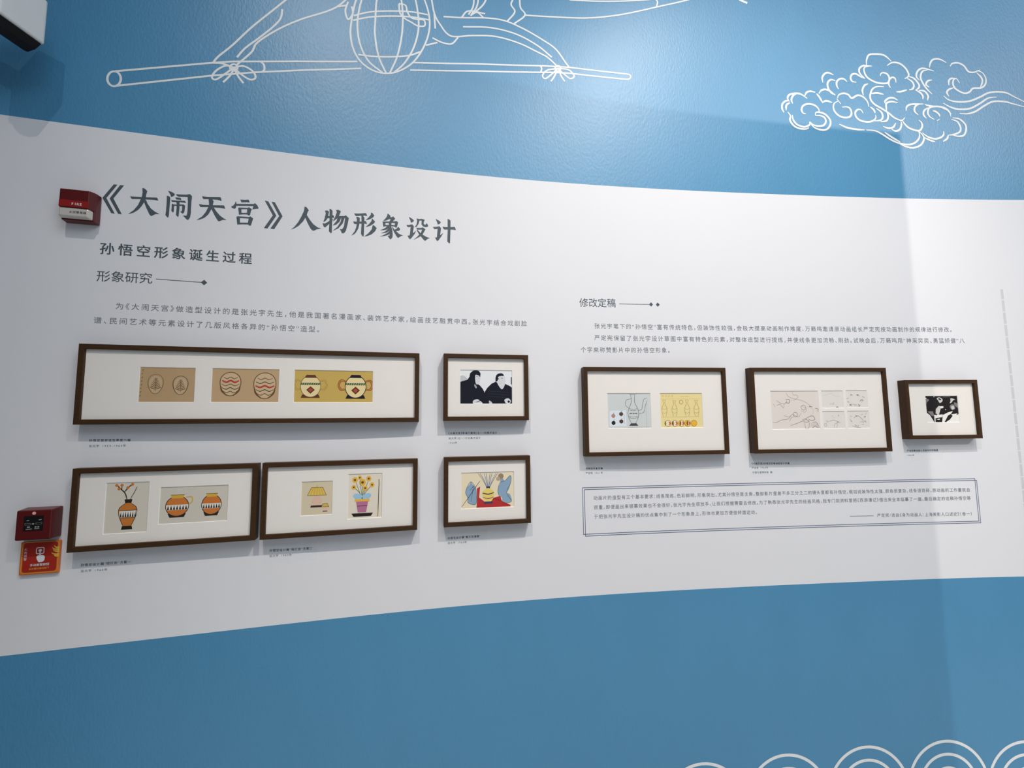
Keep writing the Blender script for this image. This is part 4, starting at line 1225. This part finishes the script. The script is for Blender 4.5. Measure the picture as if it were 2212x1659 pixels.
LW = 0.0076
POLE = [
    (ellipse(246.6, 170.3, 14.5, 16, 20), LW, 'sc'),
    ([(249, 154), (460, 135.6), (504, 133), (640, 132.6), (772, 133)], LW, ''),
    ([(251.5, 185.5), (460, 163.2), (555, 156), (660, 151.5), (780, 148)], LW, ''),
    ([(893, 135.4), (1030, 138), (1176, 142.4), (1231, 145.8), (1350, 159.6)], LW, ''),
    ([(886, 151.5), (1030, 153.5), (1189, 156.4), (1231, 158.5), (1350, 171.4)], LW, ''),
    ([(1350, 159.6), (1360, 161.5), (1362, 167), (1358, 171), (1350, 171.4)], LW, 's'),
    ([(563, 133), (570, 140), (571, 150), (567, 156)], LW, 's'), ([(1168, 143), (1170, 149), (1168, 156)], LW, 's'),
    # left ribbon running up from its knot
    ([(760, -120), (720, -92), (670, -48), (632, -12), (600, 14), (545, 58), (503, 97), (472, 122), (460, 136)], LW, 's'), ([(790, -70), (770, -30), (728, 15), (650, 42), (600, 64), (556, 92), (544, 112), (512, 140)], LW, 's'),
    ([(610, 20), (606, 40), (590, 58), (560, 82), (530, 104), (512, 124)], LW, 's'),
    ([(505, 146), (486, 160), (466, 172), (458, 166), (468, 152), (488, 142), (505, 146)], LW, 's'), ([(505, 146), (520, 160), (540, 172), (552, 168), (546, 154), (526, 143), (505, 146)], LW, 's'),
    ([(505, 147), (498, 162), (482, 178)], LW, 's'), ([(506, 147), (514, 164), (526, 180)], LW, 's'), (ellipse(505, 146, 8, 7, 14), LW, 'sc'), ([(460, 136), (478, 137), (498, 143)], LW, 's'),
    # round paper lantern hanging in the middle
    ([(760, 40), (757, 70), (762, 102), (775, 128), (796, 147), (820, 157), (846, 158), (870, 150), (893, 134), (912, 108), (925, 76), (928, 44), (920, 8), (900, -34), (872, -62), (844, -70), (814, -64), (786, -38), (768, 4), (760, 40)], LW, 's'),
    ([(842, -70), (806, -48), (786, -12), (776, 20), (772, 56), (778, 96), (796, 132), (826, 157)], LW, 's'), ([(842, -70), (826, -44), (814, 0), (811, 40), (810, 76), (818, 122), (834, 158)], LW, 's'),
    ([(844, -70), (858, -44), (867, 0), (870, 36), (868, 76), (858, 122), (842, 158)], LW, 's'), ([(844, -70), (872, -50), (894, -10), (902, 24), (904, 62), (894, 102), (874, 136), (850, 158)], LW, 's'),
    ([(764, 34), (800, 26), (846, 24), (890, 26), (924, 32)], LW, 's'), ([(763, 44), (800, 37), (846, 35), (890, 37), (926, 43)], LW, 's'),
    ([(774, 118), (806, 122), (846, 123), (884, 120), (908, 112)], LW, 's'), ([(752, 4), (746, 24), (752, 42), (762, 30), (760, 14)], LW, 's'), ([(748, 12), (727, 15)], LW, ''),
    ([(862, 8), (876, 12), (880, 26), (888, 38), (900, 42), (916, 44), (917, 56), (902, 56), (888, 48), (874, 40), (864, 28), (862, 8)], LW, 's'),
    # right ribbon
    ([(958, 36), (1000, 38.5), (1050, 39), (1090, 45), (1130, 62), (1170, 85), (1200, 106), (1222, 136), (1230, 146)], LW, 's'),
    ([(890, -70), (916, -44), (930, -10), (938, 28), (950, 52), (974, 78), (1020, 77), (1070, 79), (1120, 93), (1160, 112), (1180, 122)], LW, 's'), ([(934, 82), (955, 92), (975, 95), (987, 84), (990, 78)], LW, 's'), ([(920, 98), (945, 92)], LW, ''), ([(938, 30), (940, 62)], LW, 's'),
    ([(1000, 58), (1060, 60), (1115, 74), (1160, 98), (1192, 124)], LW, 's'),
    ([(1205, 148), (1192, 160), (1178, 170), (1172, 163), (1182, 152), (1205, 148)], LW, 's'), ([(1205, 148), (1218, 160), (1232, 170), (1240, 164), (1228, 151), (1205, 148)], LW, 's'),
    ([(1203, 150), (1198, 164), (1190, 176)], LW, 's'), ([(1207, 150), (1212, 164), (1220, 176)], LW, 's'), (ellipse(1205, 148, 6, 6, 14), LW, 'sc'), ([(1180, 122), (1192, 132), (1202, 142)], LW, 's'),
    # upper scarf and tassel
    ([(1060, -110), (1096, -66), (1108, -10), (1104, 10), (1112, 26), (1096, 46)], LW, 's'), ([(1084, -120), (1116, -70), (1122, -10), (1124, 16), (1134, 33), (1110, 52)], LW, 's'), ([(1134, 33), (1200, 37), (1270, 39), (1340, 32), (1420, 15), (1500, -4), (1570, -30), (1620, -70)], LW, 's'),
    ([(1230, 0), (1300, 3), (1380, 1), (1440, -6), (1500, -24), (1560, -66)], LW, 's'), ([(1414, -3), (1420, 4), (1418, 15)], LW, 's'), ([(1560, -66), (1580, -20), (1598, 0), (1614, 7)], LW * 1.6, ''),
    ([(1026, -56), (1024, -12), (1022, 14), (1012, 32)], LW, 's'), ([(1036, -56), (1034, -12), (1030, 14), (1018, 32)], LW, 's'), ([(1054, -56), (1052, -12), (1044, 10), (1022, 30)], LW, 's'), ([(997, 38), (1012, 24), (1048, 30)], LW, 's'), ([(1016, 34), (1030, 27), (1044, 38)], LW, 's'),
]
mural('pole_drawing', 'white line drawing of a long pole with lantern and ribbons, top of the wall', POLE)
mb = None
for k, (pk, yk) in enumerate([(1516, 1650), (1697, 1631), (1871, 1613.5), (2042, 1601), (2214, 1602)]):
    u, zt = on_wall(pk, yk)
    at = (u, zt - 0.19)
    fn = local_fn(at[0], at[1], 0.0004)
    mb = MB()
    for rad in (0.190, 0.135, 0.078):
        mb.stroke([(u + rad * math.cos(a), at[1] + rad * math.sin(a)) for a in np.linspace(0.0, math.pi, 33)], 0.0125, LINE, fn, False)
    o = mb.build('wave_drawing')
    o.location = wall_pt(*at)
    tx, ty = wall_dir(u)
    o.rotation_euler = (0, 0, math.atan2(ty, tx))
    tag(o, ['lowest white wave arcs, only a sliver showing, leftmost of the five', 'white wave arcs, second from the left at the bottom edge', 'white wave arcs in the middle of the five', 'white wave arcs, second from the right, showing most of the five', 'white wave arcs cut off by the right edge at the bottom'][k], 'wall drawing', 'wave arcs along the bottom edge')

# ------------------------------------------------------------------ fire alarm devices at the left
class OnWall:
    """traced points on a plane n in front of the wall at (u0, z0) -> local (x, z)"""
    def __init__(self, px, py):
        self.u, self.z = on_wall(px, py)
        self.o = np.array(wall_pt(self.u, self.z))
        tx, ty = wall_dir(self.u)
        self.t = np.array([tx, ty, 0]); self.n = np.array([ty, -tx, 0])

    def __call__(self, px, py, n):
        d = ray(px, py); e = np.array([0, 0, EYE])
        k = ((self.o + self.n * n - e) @ self.n) / (d @ self.n)
        p = e + d * k - self.o
        return float(p @ self.t), float(p[2])


def hexa(mb, front, nf, back, nb, m):
    """block from four back corners to four front corners (local x, z), clockwise from top left"""
    P = [(x, -nf, z) for x, z in front] + [(x, -nb, z) for x, z in back]
    mb.mesh(P, [(3, 2, 1, 0), (4, 5, 6, 7), (0, 1, 5, 4), (1, 2, 6, 5), (2, 3, 7, 6), (3, 0, 4, 7)], m)


def rect_from(f, quad, n):
    q = [f(a, b, n) for a, b in quad]
    x0, x1 = (q[0][0] + q[3][0]) / 2, (q[1][0] + q[2][0]) / 2
    z1, z0 = (q[0][1] + q[1][1]) / 2, (q[2][1] + q[3][1]) / 2
    return x0, x1, z0, z1


def corners(x0, x1, z0, z1):
    return [(x0, z1), (x1, z1), (x1, z0), (x0, z0)]


# sounder
f = OnWall(165, 440)
root = wall_thing('fire_alarm_sounder', 'dark red fire alarm with clear strobe lens beside the title', 'fire alarm', f.u, f.z)
D = 0.052
x0, x1, z0, z1 = rect_from(f, [(127.7, 404), (197.5, 411), (199, 452), (122.8, 445)], D)
lx0, lx1, lz0, lz1 = rect_from(f, [(124, 446), (199, 455), (199.5, 471), (131, 466)], D - .004)
mb = MB()
hexa(mb, corners(x0 + .003, x1 - .008, z0, z1 - .003), D, corners(x0, x1, z0, z1), D - .022, DRED)
hexa(mb, corners(x0, x1, lz0 - .006, z1), D - .0221, corners(x0, x1 + .002, lz0 - .008, z1 + .001), 0.001, DRED)
mb.build('body', root, bevel=0.003)
mb = MB()
hexa(mb, corners(x0 + .004, x1 - .009, z0 + .002, z0 + .026), D + .0012, corners(x0 + .004, x1 - .009, z0 + .002, z0 + .026), D - .004, RED)
mb.build('red_strip', root)
mb = MB()
hexa(mb, corners(x0 + .003, x1 - .009, lz0, z0), D - .002, corners(x0, x1 - .003, lz0 - .003, z0), D - .0215, CLEARW)
lens = mb.build('strobe_lens', root, bevel=0.004)
mb = MB()
set_line(mb, 'FIRE', (x0 + .040, z0 + .013), (x0 + .072, z0 + .013), 1.0, 0.0, PALE, lambda a, b: (a, -D - .0018, b), 0.02)
mb.build('fire_lettering', root)
mb = MB()
set_line(mb, '火灾警报器', (x0 + .034, (lz0 + z0) / 2), (x0 + .084, (lz0 + z0) / 2), 0.9, 0.0, BLACK, lambda a, b: (a, -D + .0010, b))
mb.build('lens_lettering', lens)

# manual call point
f = OnWall(75, 1135)
root = wall_thing('fire_alarm_call_point', 'dark red call point with a black panel, left of the lower frames', 'fire alarm', f.u, f.z)
D = 0.05
x0, x1, z0, z1 = rect_from(f, [(35.5, 1104), (112.6, 1100), (109.6, 1165), (30.5, 1168.5)], D)
mb = MB()
hexa(mb, corners(x0, x1, z0, z1), D, corners(x0 - .002, x1 + .002, z0 - .002, z1 + .004), 0.001, DRED)
mb.build('body', root, bevel=0.004)
px0, px1, pz0, pz1 = rect_from(f, [(51.5, 1115.6), (93.6, 1113.6), (92.2, 1145.4), (50.4, 1146.8)], D + .001)
mb = MB()
mb.box(px0, px1, -D - .0016, -D + .002, pz0, pz1, BLACK)
panel = mb.build('black_panel', root)
w = px1 - px0; h = pz1 - pz0
pn = lambda a, b: (px0 + a * w, -D - .0020, pz0 + (1 - b) * h)
mb = MB()
for pts in ([(.08, .48), (.08, .6), (.34, .6), (.4, .54), (.34, .48)], [(.62, .52), (.68, .46), (.95, .46), (.95, .58), (.68, .58)]):
    mb.stroke(pts, 0.012, art(150, 146, 142), pn, False, 0, True)
mb.poly(ellipse(.5, .54, .06, .05, 12), art(150, 146, 142), pn)
mb.poly([(.16, .28), (.28, .26), (.28, .31), (.16, .33)], art(150, 146, 142), pn); mb.poly([(.78, .26), (.92, .24), (.92, .29), (.78, .31)], art(150, 146, 142), pn)
for a0 in (.2, .26, .6, .74):
    mb.poly([(a0, .72), (a0 + .08, .7), (a0 + .09, .8), (a0, .8)], art(150, 146, 142), pn)
mb.poly([(.14, .88), (.46, .86), (.46, .9), (.14, .92)], art(150, 146, 142), pn); mb.poly([(.58, .86), (.84, .85), (.84, .89), (.58, .9)], art(150, 146, 142), pn)
mb.build('panel_marks', panel)
lx, lz = f(74.5, 1108.5, D)
mb = MB()
mb.poly(ellipse(lx, lz, .0052, .0052, 16), art(232, 160, 150), lambda a, b: (a, -D - .0015, b))
mb.build('indicator_lamp', root)

# instruction sign
f = OnWall(85, 1205)
root = wall_thing('fire_instruction_sign', 'orange and red acrylic fire sign with a pressing hand, below the call point', 'sign', f.u, f.z)
D = 0.010
x0, x1, z0, z1 = rect_from(f, [(44.8, 1170.5), (127.5, 1168.5), (128.5, 1237.7), (40.4, 1243)], D)
mb = MB()
mb.box(x0, x1, -D, -.001, z0, z1, ORANGE)
mb.build('plate', root, bevel=0.002)
w = x1 - x0; h = z1 - z0
def sg(k):
    return lambda a, b: (x0 + a * w, -D - .0004 - .0002 * k, z0 + (1 - b) * h)
def rrect(a0, a1, b0, b1, r, n=5):
    o = []
    for cx, cy, s in ((a1 - r, b0 + r, -90), (a1 - r, b1 - r, 0), (a0 + r, b1 - r, 90), (a0 + r, b0 + r, 180)):
        o += [(cx + r * math.cos(math.radians(s + 90 * i / n)), cy + r * math.sin(math.radians(s + 90 * i / n))) for i in range(n + 1)]
    return o
mb = MB()
mb.poly(rrect(.08, .94, .03, .92, .07), SIGNRED, sg(0))
mb.stroke(rrect(.05, .97, .01, .95, .08), .012, YELLOW, sg(1), False, 0, True)
for k, (b, l) in enumerate([(.19, .15), (.25, .19), (.31, .17), (.40, .20), (.45, .15)]):
    tip = .99 - l
    mb.poly([(.995, b + .045), (.95, b + .055), (.90, b + .045), (tip + .03, b + .01), (tip, b - .055), (tip + .045, b - .02), (.92, b), (.995, b - .005)], YELLOW, sg(2), 0.00003 * k)
field = mb.build('red_field', root)
mb = MB()
mb.stroke(rrect(.41, .60, .19, .37, .03), .022, PALE, sg(3), False, 0, True)
mb.poly(ellipse(.505, .275, .045, .04, 16), PALE, sg(3))
mb.poly([(.49, .30), (.52, .30), (.525, .41), (.60, .43), (.635, .47), (.63, .58), (.58, .63), (.48, .63), (.43, .53), (.42, .46), (.45, .42), (.485, .42)], PALE, sg(3))
mb.build('hand_symbol', field)
mb = MB()
k3 = lambda a, b: sg(3)(a, 1 - b)
set_line(mb, '手动报警按钮', (.27, 1 - .715), (.76, 1 - .705), .98, 0.0, PALE, k3, 0.012)
set_line(mb, '非火警时请勿按下', (.25, 1 - .83), (.77, 1 - .815), .95, 0.0, YELLOW, k3, 0.008)
for i, ch in enumerate('火灾报警'):
    set_line(mb, ch, (.10, 1 - (.22 + .1 * i)), (.18, 1 - (.22 + .1 * i)), 1.0, 0.0, PALE, k3)
mb.build('lettering', field)

# ------------------------------------------------------------------ faint tape strip at the right
ut, zt = on_wall(2168.5, 625)
ub, zb_ = on_wall(2209, 1090)
us = (ut + ub) / 2
mb = MB()
fn = local_fn(us, zb_ - .3, 0.0004)
zc0 = zb_ - .3
rows = np.arange(zc0, zt, 0.062)
for i, zz_ in enumerate(rows):
    z2 = min(zt, zz_ + 0.057)
    mb.face([fn(us - .007, zz_), fn(us + .007, zz_), fn(us + .007, z2), fn(us - .007, z2)], STRIP)
o = mb.build('adhesive_strip')
o.location = wall_pt(us, zc0)
tx, ty = wall_dir(us)
o.rotation_euler = (0, 0, math.atan2(ty, tx))
tag(o, 'faint grey vertical tape strip on the white band at the far right', 'tape strip')

# ------------------------------------------------------------------ white fixture in the top left corner
fo = np.array([0, 0, EYE])
dc = ray(97, 97)
K0 = 1.415 / dc[1]
c0 = fo + dc * K0                                            # far lower right corner
face = np.array([-0.129, -0.9916, 0.0])                       # white side runs back towards the viewer
side = np.array([-0.9916, 0.129, 0.0])
root = thing('wall_fixture', 'white box fixture with a black underside, cut off by the top left corner', 'fixture', (float(c0[0]), float(c0[1]), float(c0[2])), math.atan2(face[1], face[0]))
# local axes: x along the white side, y = to the right of it
LX, LY, HZ = 0.125, 0.095, 0.16
mb = MB()
mb.box(0, LX, -LY, 0.0, 0.0, HZ, HOUSE)
mb.build('housing', root, bevel=0.006)
mb = MB()
prof = [(-LY + .012, -.002), (-LY + .02, -.016), (-LY * .62, -.024), (-LY * .3, -.018), (-.006, -.002)]
a0, a1 = .006, LX - .006
v = [(x, y, z) for x in (a0, a1) for y, z in prof]
k = len(prof)
mb.mesh(v, [(i, i + 1, k + i + 1, k + i) for i in range(k - 1)] + [tuple(range(k))[::-1], tuple(range(k, 2 * k)), (0, k, 2 * k - 1, k - 1)], BLACK)
mb.build('underside', root, smooth=False)
reach = (float(c0[0]) + face[0] * LX * .4 + 1.949) / 0.9916
mb = MB()
mb.box(LX * .25, LX * .55, -reach, -LY + .004, 0.045, 0.085, HOUSE)
mb.build('bracket_arm', root, bevel=0.004)
